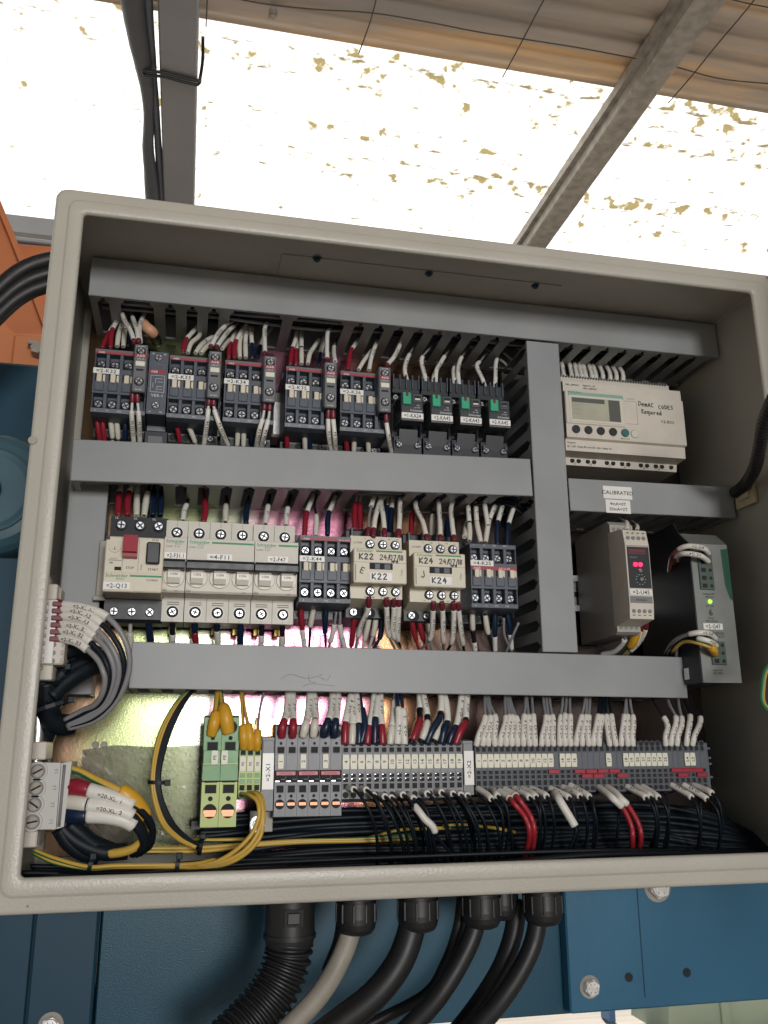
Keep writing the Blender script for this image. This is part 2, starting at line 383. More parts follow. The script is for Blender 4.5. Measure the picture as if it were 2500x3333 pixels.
# ------------------------------------------------------------------ object helpers
def tag(o, label, cat, group=None):
    o['label'] = label; o['category'] = cat
    if group: o['group'] = group
    return o
def thing(name, label, cat, loc=(0, 0, 0), group=None, rot=None):
    o = bpy.data.objects.new(name, None); COL.objects.link(o); o.location = Vector(loc)*S; o.empty_display_size = .01
    if rot: o.rotation_euler = [radians(a) for a in rot]
    return tag(o, label, cat, group)
def put(src, parent, loc, rot=None, name=None):      # a further part that shares a mesh already built
    o = src.copy(); COL.objects.link(o); o.parent = parent; o.location = Vector(loc)*S
    if rot is not None: o.rotation_euler = [radians(a) for a in rot]
    return o
def copy_tree(o, parent=None):
    c = o.copy(); COL.objects.link(c); c.parent = parent
    for ch in list(o.children): copy_tree(ch, c)
    return c
def structure(o):
    o['kind'] = 'structure'; return o
_SCR = {}
def screw(parent, x, y, z, r=3.2, name='terminal_screw', kind=0):
    key = (r, kind)
    if key not in _SCR:
        b = MB(); b.cyl((0, 0, 0), (0, -1.6, 0), r, r, SCREW, 18, 0); b.cyl((0, -1.6, 0), (0, -2.1, 0), r, r*.8, SCREW, 18, 2)
        w_ = r*.17
        b.box(-r*.72, r*.72, -2.2, -2.0, -w_, w_, SLOT)
        if kind == 0: b.box(-w_, w_, -2.25, -2.05, -r*.72, r*.72, SLOT)
        _SCR[key] = b
    me = _SCR[key]
    if isinstance(me, MB):
        o = me.build(name, parent); _SCR[key] = o.data
    else:
        o = bpy.data.objects.new(name, me); COL.objects.link(o); o.parent = parent
    o.location = (x*S, y*S, z*S); o.rotation_euler = (0, random.uniform(-.8, .8), 0)
    return o
def plate_label(parent, x, y, z, w_, h, t, th=None, rot=0, name='name_label', tw=None, ink=None):
    b = MB(); b.box(-w_/2, w_/2, -.5, 0, -h/2, h/2, LBL, .12); b.text(t, 0, -.55, 0, (th or h*.5)*1.25, ink or INK, w=tw or w_*.76)
    o = b.build(name, parent, (x, y, z)); o.rotation_euler = (0, -radians(rot), 0); return o

# ================================================================== the setting
ZR = 1775
def sheet(name, x0, x1, y0, y1, m, wave=9, pitch=76, z=ZR, th=1.2):
    b = MB(); n = int((y1-y0)/(pitch/8)); vs = []
    for i in range(n+1):
        y = y0+(y1-y0)*i/n; zz = z+wave*(1+sin(2*pi*y/pitch))
        vs += [(x0, y, zz), (x1, y, zz)]
    b.add(vs, [[2*i, 2*i+2, 2*i+3, 2*i+1] for i in range(n)], m, True)
    return b.build(name)
gb = MB(); gb.add([(-60000, -60000, -1000), (60000, -60000, -1000), (60000, 60000, -1000), (-60000, 60000, -1000)], [[0, 1, 2, 3]], BOARDS)
structure(gb.build('ground'))
o = sheet('roof_sheet', -5000, 7000, 1150, 2120, SKYL, 7); tag(o, 'bright translucent roof sheet with scattered brown debris above the cabinet', 'roof sheet')
o = sheet('roof_sheet', -5000, 7000, -3400, 1168, ROOFM, 7, z=ZR-3); tag(o, 'weathered brown corrugated metal roof sheet with painted orange reflections, next to the translucent one', 'roof sheet')
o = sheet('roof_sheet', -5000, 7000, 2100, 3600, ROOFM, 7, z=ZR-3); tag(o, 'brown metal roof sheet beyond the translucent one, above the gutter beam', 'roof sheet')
# rafters
def rafter(name, x0, x1, m, label, h, z0):
    t = thing(name, label, 'rafter', (0, 0, 0))
    b = MB(); b.box(x0, x1, -900, 3400, z0, z0+h, m, 4); b.build('box_section', t); return t
r1 = rafter('steel_rafter', -47, 44, STEEL, 'wide grey steel rafter with black cable strapped to its side', 66, 1704)
r2 = rafter('steel_rafter', 1136, 1206, GALV, 'narrow mottled galvanised rafter crossing the bright roof sheet', 66, 1704)
b = MB(); b.box(1122, 1136, -900, 3400, 1742, 1768, GALV); b.box(1206, 1212, -900, 3400, 1760, 1768, GALV); b.build('flange', r2)
b = MB(); b.box(-2600, 4200, 2085, 2150, 1700, 1768, STEEL, 4); tag(b.build('purlin'), 'pale grey purlin under the far edge of the bright roof sheet', 'purlin')
b = MB(); b.box(-2600, 4200, 1885, 1960, 1480, 1560, STEEL, 8); b.box(-2600, 4200, 1870, 1885, 1545, 1560, STEEL, 3)
tag(b.build('gutter_beam'), 'pale grey horizontal gutter beam below the bright roof, beside the orange machine', 'beam')
# cable hung on the left rafter
def strap(edge, z, m, name, label):
    c = [(PZ(l, y, z), PZ(r, y, z)) for y, l, r in edge]; sp = spline([(a+e)/2 for a, e in c], 14); wl = spline([Vector(((e-a).x/2, 0, 0)) for a, e in c], 1e9)
    n = len(sp); rr = []
    for i in range(n):
        t = i/(n-1)*(len(c)-1); k = min(int(t), len(c)-2); f = t-k; rr.append((c[k][1]-c[k][0]).x/2*(1-f)+(c[k+1][1]-c[k+1][0]).x/2*f)
    b = MB(); b.tube(sp, rr, m, 14); return tag(b.build(name), label, 'cable')
strap(((-260, 350, 470), (-100, 375, 480), (0, 392, 470), (100, 412, 478), (180, 434, 486), (245, 455, 490), (300, 461, 500), (400, 462, 506), (480, 456, 508), (560, 464, 516), (640, 474, 520), (760, 484, 530), (860, 490, 540)), 1712, SLATE, 'roof_cable', 'thick black cable hanging along the side of the wide grey rafter')
strap(((-260, 455, 500), (0, 462, 500), (180, 482, 508), (245, 484, 512), (400, 498, 522), (560, 508, 534), (640, 512, 540), (760, 520, 548), (860, 528, 555)), 1722, mat('blue grey cable sheath', (.06, .07, .095), .5), 'roof_cable', 'flatter slate cable between the thick black cable and the wide grey rafter')
b = MB(); yy = 1268
q = [(-92, yy, 1716), (-80, yy-6, 1690), (-40, yy, 1699), (10, yy+8, 1699), (46, yy+10, 1699), (52, yy+8, 1712), (56, yy-30, 1735), (54, yy-70, 1760)]
b.tube(spline([Vector(p) for p in q], 6), 4.2, RUBB, 6); b.tube(spline([Vector(p)+Vector((0, 12, -2)) for p in q[:6]], 6), 4, RUBB, 6)
tag(b.build('cable_tie'), 'black cable tie looped round the wide grey rafter and its cable', 'cable tie')
# safety mesh under the brown sheets
t = thing('safety_mesh', 'dark thin wire safety mesh hanging under the brown roof sheets', 'mesh', (0, 0, 0))
def mwire(pts): 
    b = MB(); b.tube(spline([Vector(p) for p in pts], 30), 1.7, mat('dull wire', (.05, .045, .04), .6), 5, cap=False); return b
for y in (1040, 820):
    mwire([(x, y+random.uniform(-14, 14)+(x-600)*-.02, 1752+random.uniform(-9, 5)) for x in range(50, 2600, 130)]).build('mesh_wire', t)
for x in (60, 440, 815, 1290, 1700, 2050):
    mwire([(x+random.uniform(-4, 4)+(y-1100)*-.03, y, 1752+random.uniform(-6, 5)) for y in range(500, 1190, 110)]).build('mesh_wire', t)
b = MB(); b.cyl((215, 1093, 1770), (215, 1093, 1752), 11, 9, GALV, 6); tag(b.build('roof_screw'), 'small dark hexagonal roof screw in the brown roof sheet', 'screw')

# ================================================================== blue machine carrying the cabinet
t = thing('blue_machine', 'blue painted steel machine frame behind and below the cabinet', 'machine frame', (0, 240, -160))
def wb(parent_loc):  # mesh in world mm, made local to a thing
    return Vector(parent_loc)
off = Vector((0, 240, -160))
def loc_build(b, name, parent, o):
    b.v = [(x-o[0], y-o[1], z-o[2]) for x, y, z in b.v]; return b.build(name, parent)
b = MB(); b.box(34, 470, 240, 252, -164, 430, BLUE2, 1); loc_build(b, 'textured_panel', t, off)
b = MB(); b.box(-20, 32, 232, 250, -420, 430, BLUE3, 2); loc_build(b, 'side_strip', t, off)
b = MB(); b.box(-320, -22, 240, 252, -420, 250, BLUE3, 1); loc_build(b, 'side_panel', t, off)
b = MB(); b.box(33, 300, 255, 262, -420, -120, BLUE2, 1); loc_build(b, 'lower_panel', t, off)
b = MB(); b.box(455, 1100, 224, 240, -160, 200, BLUE, 1.5); b.box(530, 531, 223.6, 224, -150, 200, BLUE3); loc_build(b, 'mounting_plate', t, off)
def bolt(px, py, Y, r, parent, o):
    p = P(px, py, Y); b = MB(); h = [(r*cos(pi/3*i+.3), r*sin(pi/3*i+.3)) for i in range(6)]
    b.prism(h, 'y', -6, 0, BRIGHT); b.cyl((0, -6, 0), (0, -6.8, 0), r*.86, r*.8, BRIGHT, 20, 2); b.cyl((0, -.2, 0), (0, 0, 0), r*1.35, r*1.35, GALV, 20, 3)
    for i in range(6):
        a = i*pi/3; b.box(r*.55*cos(a)-.35, r*.55*cos(a)+.35, -6.95, -6.75, r*.55*sin(a)-.7, r*.55*sin(a)+.7, GINK)
    return b.build('hex_bolt', parent, p-Vector(o))
bolt(1920, 3212, 224, 7.4, t, off); bolt(2140, 2886, 224, 10.5, t, off); bolt(165, 3338, 232, 7.5, t, off)
for px, py in ((2047, 3181), (2236, 3166)):
    p = P(px, py, 223.7); b = MB(); b.cyl((0, 0, 0), (0, -.4, 0), 3.6, 3.6, HOLE, 18, 3); b.cyl((0, 0, 0), (0, -.25, 0), 4.2, 4.2, BLUE3, 18, 2); b.build('bolt_hole', t, p-off)

# dark blue machine beside the cabinet
A = P(60, 1180, 430)
t = thing('machine_housing', 'dark teal machine housing with a round motor cover beside the cabinet', 'machine', (A.x, 430, A.z)); off = Vector((A.x, 430, A.z))
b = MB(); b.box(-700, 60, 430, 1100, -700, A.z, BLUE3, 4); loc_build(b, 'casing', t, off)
m0 = P(-40, 1590, 330)
CAP = mat('motor blue paint', (.05, .12, .155), .38, var=.12, vscale=5)
b = MB(); pf = [(68, 430), (68, 356), (66.5, 349), (62, 342), (55, 337), (47, 334.5), (45.5, 332.6), (44, 332), (42, 332.4), (38, 333.5), (0.5, 333.6)]
for (ra, ya), (rb, yb) in zip(pf[:-1], pf[1:]): b.cyl((m0.x, ya, m0.z), (m0.x, yb, m0.z), ra, rb, CAP, 48, 0)
b.cyl((m0.x, 334, m0.z), (m0.x, 333.4, m0.z), 38, 37, CAP, 40, 2)
b.cyl((m0.x, 326, m0.z), (m0.x, 318, m0.z), 14, 13, BLUE3, 24, 2); loc_build(b, 'motor_cover', t, off)
# orange machine
B_ = P(60, 1000, 720)
t = thing('orange_machine', 'orange painted machine frame beside the cabinet, under the bright roof', 'machine', (B_.x, 720, B_.z)); off = Vector((B_.x, 720, B_.z))
def pixpoly(pts, Y, th, m, name):
    b = MB(); w_ = [P(x, y, Y) for x, y in pts]; b.prism([(p.x, p.z) for p in w_], 'y', Y, Y+th, m); return loc_build(b, name, t, off)
pixpoly([(-900, -300), (-260, 260), (0, 650), (82, 850), (140, 1010), (190, 1400), (-900, 1400)], 860, 20, ORANGE, 'web_plate')
b = MB()
q = [P(x, y, 835) for x, y in ((-500, -100), (-120, 420), (0, 650), (40, 745), (82, 850), (118, 945), (160, 1060))]
for i in range(len(q)-1):
    a, c = q[i], q[i+1]; b.prism([(a.x, a.z), (c.x, c.z), (c.x-9, c.z-3), (a.x-9, a.z-3)], 'y', 835, 900, ORANGE)
loc_build(b, 'flange', t, off)
pixpoly([(60, 795), (420, 820), (420, 1420), (60, 1420)], 1010, 30, ORANGE, 'back_plate')
pixpoly([(-300, 700), (45, 1085), (260, 1092), (260, 1420), (-300, 1420)], 700, 60, ORANGE, 'gusset')
b = MB(); p = P(90, 1150, 690); b.box(p.x-22, p.x+60, 684, 700, p.z-40, p.z+28, ORANGE, 4); loc_build(b, 'cover_plate', t, off)
p = P(122, 1140, 670); b = MB(); b.cyl((p.x, 684, p.z), (p.x, 660, p.z), 9, 9, GALV, 6); b.box(p.x-14, p.x+20, 662, 672, p.z+6, p.z+12, GALV, 1); loc_build(b, 'clamp_bolt', t, off)
# cables leaving the cabinet's side towards the orange machine
for i, (dz, r, m, lb) in enumerate(((0, 9, RUBB, 'uppermost thick black cable passing in front of the orange machine'), (-19, 8, RUBB, 'middle black cable passing in front of the orange machine'), (-34, 8, RUBB, 'lowest black cable passing in front of the orange machine'), (-10, 3.2, GREYT, 'thin grey cable among the black ones by the orange machine'))):
    q = [P(x, y, 250) for x, y in ((-330, 1500), (-260, 1220), (-130, 1050), (-30, 965), (60, 888), (150, 850), (300, 830), (520, 840))]
    b = MB(); b.tube(spline([v+Vector((0, i*3, dz*(1-.05*j))) for j, v in enumerate(q)], 8), r, m, 10); tag(b.build('machine_cable'), lb, 'cable', None)
# far floor objects under the machine
p = PZ(2100, 3312, -1000); t = thing('shop_stool', 'blurred light blue stand with an amber top on the floor below the machine', 'stand', p)
b = MB(); b.box(-200, 300, -60, 60, 260, 330, SHOPB, 6); b.box(-150, 170, -64, -60, 272, 318, AMBER, 1); b.build('top', t)
b = MB(); b.box(-180, -150, -40, 40, 0, 260, SHOPB, 4); b.build('leg', t); b = MB(); b.box(250, 280, -40, 40, 0, 260, SHOPB, 4); b.build('leg', t)
p = PZ(2330, 3320, -1000); t = thing('equipment_base', 'pale green angled machine foot standing on the boards below the machine', 'machine foot', p)
b = MB(); b.prism([(-300, 0), (900, 0), (760, 90), (120, 330), (-260, 340)], 'y', -150, 150, PGREEN); b.build('foot_casting', t); b = MB(); b.box(-70, -30, -165, -151, 0, 300, PGREEN, 4); b.build('rib', t)

# ================================================================== the enclosure
enc = thing('enclosure', 'open light grey steel wall cabinet full of wiring and switchgear', 'cabinet', (0, 0, 0))
QC = [P(274, 640, 0), P(2476, 930, 0), P(65, 2868, 0), P(2734, 2758, 0)]
OW, OH = 570.35, 468.78
def ring(o, y, r):
    out = []; mr = 30/21.7
    for cx, cz, a0 in ((1, 1, 0), (0, 1, 90), (0, 0, 180), (1, 0, 270)):
        for k in range(6):
            a = radians(a0+18*k); ox = o*(mr if cx else 1)
            x = (OW+ox-r if cx else -ox+r); z = (OH+o-r if cz else -o+r)
            out.append((x+r*cos(a), y, z+r*sin(a)))
    return out
def sweep(b, prof, m):
    n = 24; vs = []
    for o, y, r in prof: vs += ring(o, y, r)
    for i in range(len(prof)-1):
        b_f = [[i*n+k, i*n+(k+1) % n, (i+1)*n+(k+1) % n, (i+1)*n+k] for k in range(n)]
        b.f += [[q+0 for q in f] for f in b_f]; k = b.mi(m); b.m += [k]*n; b.sm += [True]*n
    b.v += vs; return b
b = MB(); sweep(b, [(0, 3.4, 3), (0, 2.2, 3), (.6, .7, 3.4), (2, 0, 4), (9.5, 0, 7), (10.6, .5, 7.3), (11.4, 1.9, 7.6), (12.2, 2.2, 7.8), (18.6, 2.4, 9), (20.4, 3.0, 9), (21.4, 4.6, 9), (21.7, 7, 9), (21.7, 195, 9)], ENC)
b.build('shell', enc)
b = MB()
for pts in ([(-18.6, 5, -18.6), (-18.6, 190, -18.6), (-18.6, 190, 489), (-18.6, 5, 489)],): b.add(pts, [[0, 3, 2, 1]], ENC)
b.add([(597.2, 5, -18.6), (597.2, 190, -18.6), (597.2, 190, 489), (597.2, 5, 489)], [[0, 1, 2, 3]], ENC)
b.add([(-18.6, 5, 489), (597.2, 5, 489), (597.2, 190, 489), (-18.6, 190, 489)], [[0, 3, 2, 1]], ENC)
b.add([(-18.6, 5, -18.6), (597.2, 5, -18.6), (597.2, 190, -18.6), (-18.6, 190, -18.6)], [[0, 1, 2, 3]], ENC)
b.add([(-18.6, 190, -18.6), (597.2, 190, -18.6), (597.2, 190, 489), (-18.6, 190, 489)], [[0, 3, 2, 1]], ENC)
def frame_ret(y):   # back face of the rim return
    return ring(0, 3.4, 3)
b.add(ring(0, 3.4, 3)+ring(18.2, 5, 3), [[k, (k+1) % 24, 24+(k+1) % 24, 24+k] for k in range(24)], ENC)
b.build('inner_shell', enc)
# the cabinet's own door, swung open beside the viewer
dt = thing('cabinet_door', 'open light grey door hinged at the side of the wiring cabinet', 'door', (606, -4, 234), None, (0, 0, 2.5))
b = MB(); b.box(0, 3, -575, 0, -254, 254, ENC, 1); b.box(-18, 0, -575, -572, -254, 254, ENC, .8); b.box(-18, 0, -575, -1, 251, 254, ENC, .8); b.box(-18, 0, -575, -1, -254, -251, ENC, .8); b.build('door_panel', dt)
b = MB(); b.box(-12, -2, -560, -552, -240, 240, BLK, 1); b.box(-12, -2, -18, -10, -240, 240, BLK, 1); b.build('door_gasket', dt)
# cable entry plate and three screws in the ceiling
b = MB(); c0 = PZ(915, 838, 488.6); c1 = PZ(1816, 945, 488.6)
b.box(c0.x, c1.x, 58, 150, 488.0, 488.7, ENC, .2); b.build('gland_plate', enc)
for px, py in ((1032, 842), (1396, 890), (1742, 930)):
    p = PZ(px, py, 487.6); b = MB(); b.cyl((0, 0, 0), (0, 0, -2.6), 2.8, 2.4, BLUE3, 12, 2); b.cyl((0, 0, .3), (0, 0, -.4), 4, 4, DGREY, 14, 2); b.build('plate_screw', enc, (p.x, p.y, 488))
b = MB(); p = P(106, 1433, 2.0); b.cyl((p.x, 2.3, p.z), (p.x, 1.6, p.z), 3.1, 2.9, GALV, 18, 2); b.build('rim_plug', enc)
for px, py in ((90, 2950),):
    p = P(px, py, 2.0); b = MB(); b.cyl((p.x, 2.2, p.z), (p.x, 1.9, p.z), .8, .8, GINK, 8, 2); b.build('paint_chip', enc)
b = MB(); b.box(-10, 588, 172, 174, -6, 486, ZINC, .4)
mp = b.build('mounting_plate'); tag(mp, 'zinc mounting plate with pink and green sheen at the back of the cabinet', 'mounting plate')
b = MB(); p = P(310, 2425, 172)
for dx in (0, 7): b.cyl((p.x+dx, 172, p.z), (p.x+dx, 169.5, p.z), 3, 2.6, GALV, 14, 2)
tag(b.build('plate_screw'), 'pair of plated screw heads low on the zinc plate beside the loop', 'screw')

# ================================================================== trunking
def duct(label, x, z, L, h, Y, D=80, rot=0, skip=(), slots=(1, 1), phase=0, pitch=18.85, vert=False):
    t = thing('wiring_duct', label, 'wiring duct', (x, Y, z), 'slotted grey wiring ducts', (0, -rot+(90 if vert else 0), 0))
    b = MB(); b.box(0, L, 0, 1.6, -h/2, h/2, DUCT, .5)
    for sg in (-1, 1): b.box(0, L, 1.6, 3.4, sg*h/2-(1.4 if sg > 0 else 0), sg*h/2+(0 if sg > 0 else 1.4), DUCT)
    b.build('cover', t)
    for s_, sg in enumerate((1, -1)):
        z0 = (h/2-2.9) if sg > 0 else -h/2+1.5; b = MB(); ysol = D-7
        b.box(0, L, ysol, D, z0, z0+1.4, DUCT)
        if slots[s_]:
            n = int((L-phase)/pitch)+2
            for i in range(-1, n):
                if s_ == 1 and i in skip: continue
                a = phase+i*pitch; w0, w1 = a+4.7, a+pitch-4.7; h0, h1 = a+1.6, a+pitch-1.6
                pl = [(w0, ysol+.05), (w1, ysol+.05), (w1, 14), (h1, 10.5), (h1, 2), (h0, 2), (h0, 10.5), (w0, 14)]
                pl = [(min(max(q, .2), L-.2), r_) for q, r_ in pl]
                if pl[1][0]-pl[0][0] < 1 and pl[3][0]-pl[6][0] < 1: continue
                b.prism([(p_[0], p_[1]) for p_ in pl][::-1], 'z', z0, z0+1.4, DUCT)
        else: b.box(0, L, 2, ysol-.05, z0, z0+1.4, DUCT)
        b.build('slotted_side', t)
    b = MB(); b.box(0, L, D-2, D-.1, -h/2+3.2, h/2-3.2, DUCT); b.build('base', t)
    return t
# slots: first visible slot of the upper duct at X 63.5, of the middle one at X 81
d1 = duct('topmost long grey wiring duct running across the full width under the ceiling', -4, 467.6, 598, 36.2, 92, 80, .0, skip=(1, 6, 7, 9, 10, 20), phase=(63.5+4) % 18.85)
d2 = duct('long grey wiring duct in the middle, between the upper contactors and the white breakers', -5, 302.0, 394, 35, 92, 80, 1.45, skip=(0, 1, 2, 12, 13, 19), phase=(81+5) % 19.0, pitch=19.0)
d3 = duct('grey wiring duct with scratched cover above the terminal strips', 51.6, 139.6, 473, 35.6, 92, 80, -.5, phase=9, pitch=19)
d4 = duct('upright grey wiring duct between the switchgear and the cream controller', 407.3, 447.6, 292, 32.5, 92.6, 78, 0, vert=True, slots=(0, 1), phase=(447.6-423.1) % 18.7, pitch=18.7)
d5 = duct('short grey wiring duct carrying the CALIBRATED label', 424.6, 298.2, 168, 30.5, 92, 80, .5, phase=5)
d6 = duct('narrow upright grey duct behind the loop of wires at the cabinet side wall', 6, 306, 187, 31, 128, 44, 0, vert=True, slots=(0, 0))
def sticker(px, py, Y, w_, h_, lines, th, label, rot):
    p = P(px, py, Y); b = MB(); b.box(-w_/2, w_/2, -.25, 0, -h_/2, h_/2, LBL)
    for i, s in enumerate(lines): b.text(s, 0, -.3, (len(lines)-1)*th*.85-i*th*1.7, th, INK, sx=1.02)
    o = b.build('sticker', None, p); o.rotation_euler = (0, radians(-rot), 0); return tag(o, label, 'label')
sticker(2010, 1604, 91.6, 28.8, 12, ['CALIBRATED'], 3.5, 'white sticker reading CALIBRATED on the short grey duct', 0)
sticker(2012, 1649, 91.8, 24.5, 12.6, ['4mA=0T', '20mA=2T'], 2.9, 'white sticker reading 4mA=0T 20mA=2T below the CALIBRATED one', 0)
# hair and scratches on the lower duct
b = MB()
for q in (((915, 2210), (945, 2195), (1000, 2208), (1050, 2196)), ((1005, 2196), (1008, 2218), (1030, 2222)), ((1040, 2205), (1065, 2214), (1075, 2196)), ((985, 2235), (1010, 2226), (1090, 2232))):
    b.tube(spline([P(x, y, 91.8) for x, y in q], 2), .11, mat('hair', (.10, .10, .10), .6), 4)
tag(b.build('hair'), 'fine dark hairs stuck to the cover of the duct above the terminals', 'hair')

# ================================================================== DIN rails
def rail(x, z, L, label, Y=172):
    t = thing('mounting_rail', label, 'rail', (x, Y, z), 'steel mounting rails')
    b = MB(); b.prism([(0, 17.5), (-1, 17.5), (-1, 17.5)][:0] or [(0, -13), (0, 13), (-6.5, 13), (-6.5, 17.5), (-7.5, 17.5), (-7.5, 12), (-1, 12), (-1, -12), (-7.5, -12), (-7.5, -17.5), (-6.5, -17.5), (-6.5, -13)], 'x', 0, L, BRIGHT)
    b.build('rail_profile', t)
    b = MB()
    for i in range(int(L/25)): b.box(8+i*25, 20+i*25, -1.3, -1.05, -2.5, 2.5, HOLE)
    b.build('slot_row', t)
rail(18, 374, 368, 'steel rail carrying the dark contactors and relays'); rail(20, 220, 362, 'steel rail carrying the white breakers and contactors'); rail(428, 384, 136, 'steel rail carrying the cream controller')
rail(446, 221, 140, 'steel rail carrying the converter and the power supply'); rail(110, 60, 440, 'raised steel rail carrying the row of terminals', 128)

# ================================================================== contactors
def contactor(x, z, label, mark, aux=True, strip='top', Y=96, txt='', aname='CA5-10', four=False, w=44):
    t = thing('contactor', label, 'contactor', (x, Y, z), 'dark grey contactors')
    b = MB()
    b.prism([(72, -37), (72, 37), (36, 37), (35, 29.5), (4, 28.6), (.6, 28), (.6, 24.3), (9, 24.3), (9, 11), (0, 11), (0, -11.5), (9, -11.5), (9, -24.5), (.6, -24.5), (1, -28), (8, -29.4), (35, -30), (36, -37)], 'x', .3, w-.3, DGREY)
    for i in range(5):
        xx = (0, .25*w, .5*w, .75*w, w)[i]; wd = 1.5
        x0 = max(.35, xx-wd); x1 = min(w-.35, xx+wd)
        b.box(x0, x1, 0.2, 9, 11, 24.3, DGREY, .4); b.box(x0, x1, 0.2, 9, -24.5, -11.5, DGREY, .4)
    for i in range(4):
        cx = w*(.125+.25*i)
        b.box(cx-2, cx+2, -.2, .1, 11.6, 13.2, HOLE)
        b.box(cx-3.9, cx+3.9, -1.0, .2, -9.5, -.5, DGREY, .7)
        if i < 3 or four:
            b.cyl((cx, 9, 16.8), (cx, 8.2, 16.8), 4.8, 4.8, HOLE, 16, 2)
            b.cyl((cx, 9, -18.6), (cx, 8.2, -18.6), 4.8, 4.8, HOLE, 16, 2)
        b.box(cx-3.8, cx+3.4, -.25, .1, -.4, 6.4, HOLE); b.box(cx+2.6, cx+4.4, -.5, .1, -1.6, 5.2, BEI, .2)
    tops = ['1', 'L1', '3L2', '5L3', ''] ; bots = ['2', 'T1', '4T2', '6T3', '']
    for i, s in enumerate(tops): b.text(s, 4+i*9.5, .55, 27.1, 1.3, WINK) if s else None
    for i, s in enumerate(bots): b.text(s, 4+i*9.5, .55, -26.4, 1.3, WINK) if s else None
    b.box(.5, w-.5, 35.2, 36.4, -36.8, -30.2, BLK); b.box(.5, w-.5, 35.2, 36.4, 30, 36.8, BLK)
    for i in range(4): b.cyl((w*(.125+.25*i), 36, 33), (w*(.125+.25*i), 34.5, 33), 3, 3, HOLE, 12, 2); b.cyl((w*(.125+.25*i), 36, -33.4), (w*(.125+.25*i), 34.5, -33.4), 3, 3, HOLE, 12, 2)
    b.build('housing', t)
    for i in range(4 if four else 3):
        cx = w*(.125+.25*i); screw(t, cx, 7.4, 16.6, 3.5); screw(t, cx, 7.4, -18.9, 3.5)
    if aux: screw(t, w*.86, 35, -33.2, 2.8)
    b = MB()
    if strip == 'top':
        b.box(.4, w-.4, .05, .6, 24.5, 26.6, STRIP); b.box(.4, w-.4, .1, .6, 26.6, 28.4, DG2); b.text('ABB', 5.5, 0, 25.5, 1.6, WINK, sx=1.2); b.text(txt, w-6.5, 0, 25.5, 1.3, WINK)
    else:
        b.box(.6, w-.6, -.5, 0, 4.6, 8.2, RED, .15); b.text('ABB', 6, -.55, 6.4, 2.0, WINK, sx=1.2); b.text(txt, w-12, -.55, 6.4, 1.8, WINK)
    b.build('brand_strip', t)
    for i in range(4 if (four or not aux) else 3):
        cx = w*(.125+.25*i); b = MB(); b.box(cx-2.2, cx+1.9, -2.6, .2, -2.2, 5.2, BEI, .4); b.build('contact_slider', t)
    plate_label(t, 10.5, -.6 if strip == 'top' else -.6, 8.3 if strip == 'top' else 10.6, 21, 5, mark, 2.5)
    if aux:
        ax = thing('x', '', ''); ax.name = 'auxiliary_block'; 
        for k in ('label', 'category'): del ax[k]
        ax.parent = t; ax.location = ((w-11.2)*S, -12*S, 0)
        b = MB(); b.box(0, 10.6, 0, 12.4, -12.6, 30, DG2, .6)
        b.box(-.6, 0.1, 2, 11, -11, 28, DGREY, .3)
        b.box(2.2, 8.2, -.25, .1, 6.2, 7.8, HOLE); b.text('53 NO', 5.3, -.1, 28.2, 1.3, WINK); b.text(aname, 5.3, -.1, 16.9, 1.2, WINK); b.text('54 NO', 5.3, -.1, -10.6, 1.3, WINK)
        b.cyl((5.3, .3, 23.8), (5.3, -.1, 23.8), 4.0, 4.0, HOLE, 18, 2); b.cyl((5.3, .3, -3.4), (5.3, -.1, -3.4), 4.0, 4.0, HOLE, 18, 2)
        b.box(1, 9.6, 2, 10, -12.9, -12.5, HOLE)
        o = b.build('block_body'); o.parent = ax
        b = MB(); b.box(.5, 10.1, -.25, .05, 18, 21.4, RED); b.text('ABB', 5.3, -.3, 19.7, 2.2, WINK, sx=1.15); o = b.build('brand_strip'); o.parent = ax
        b = MB(); b.box(1.5, 9.2, -.9, .1, 10.2, 14.6, MARK, .3); o = b.build('indicator_window'); o.parent = ax
        screw(ax, 5.3, -.1, 23.6, 3.1); screw(ax, 5.3, -.1, -3.6, 3.3)
    return t
contactor(5, 374.2, 'dark contactor marked K32 at the beginning of the upper row', '=2-K32')
contactor(66, 374.2, 'dark contactor marked K33 next to the small interlock block', '=2-K33')
contactor(112.6, 374.2, 'dark contactor marked K34 in the upper row', '=2-K34')
contactor(165.4, 373.4, 'dark contactor marked K35 in the upper row', '=2-K35', txt='')
contactor(213.8, 373.4, 'dark contactor marked K36 beside the four plug-in relays', '=2-K36', txt='AX12')
contactor(180.8, 221, 'dark contactor marked K44 with a red top band beside the white breakers', '=2-K44', aux=False, txt='AX12-30-01', four=True)
contactor(329.5, 221, 'dark contactor marked K25 with a red band across its middle', '=4-K25', aux=False, strip='mid', txt='A9-22-00', four=True, w=43)

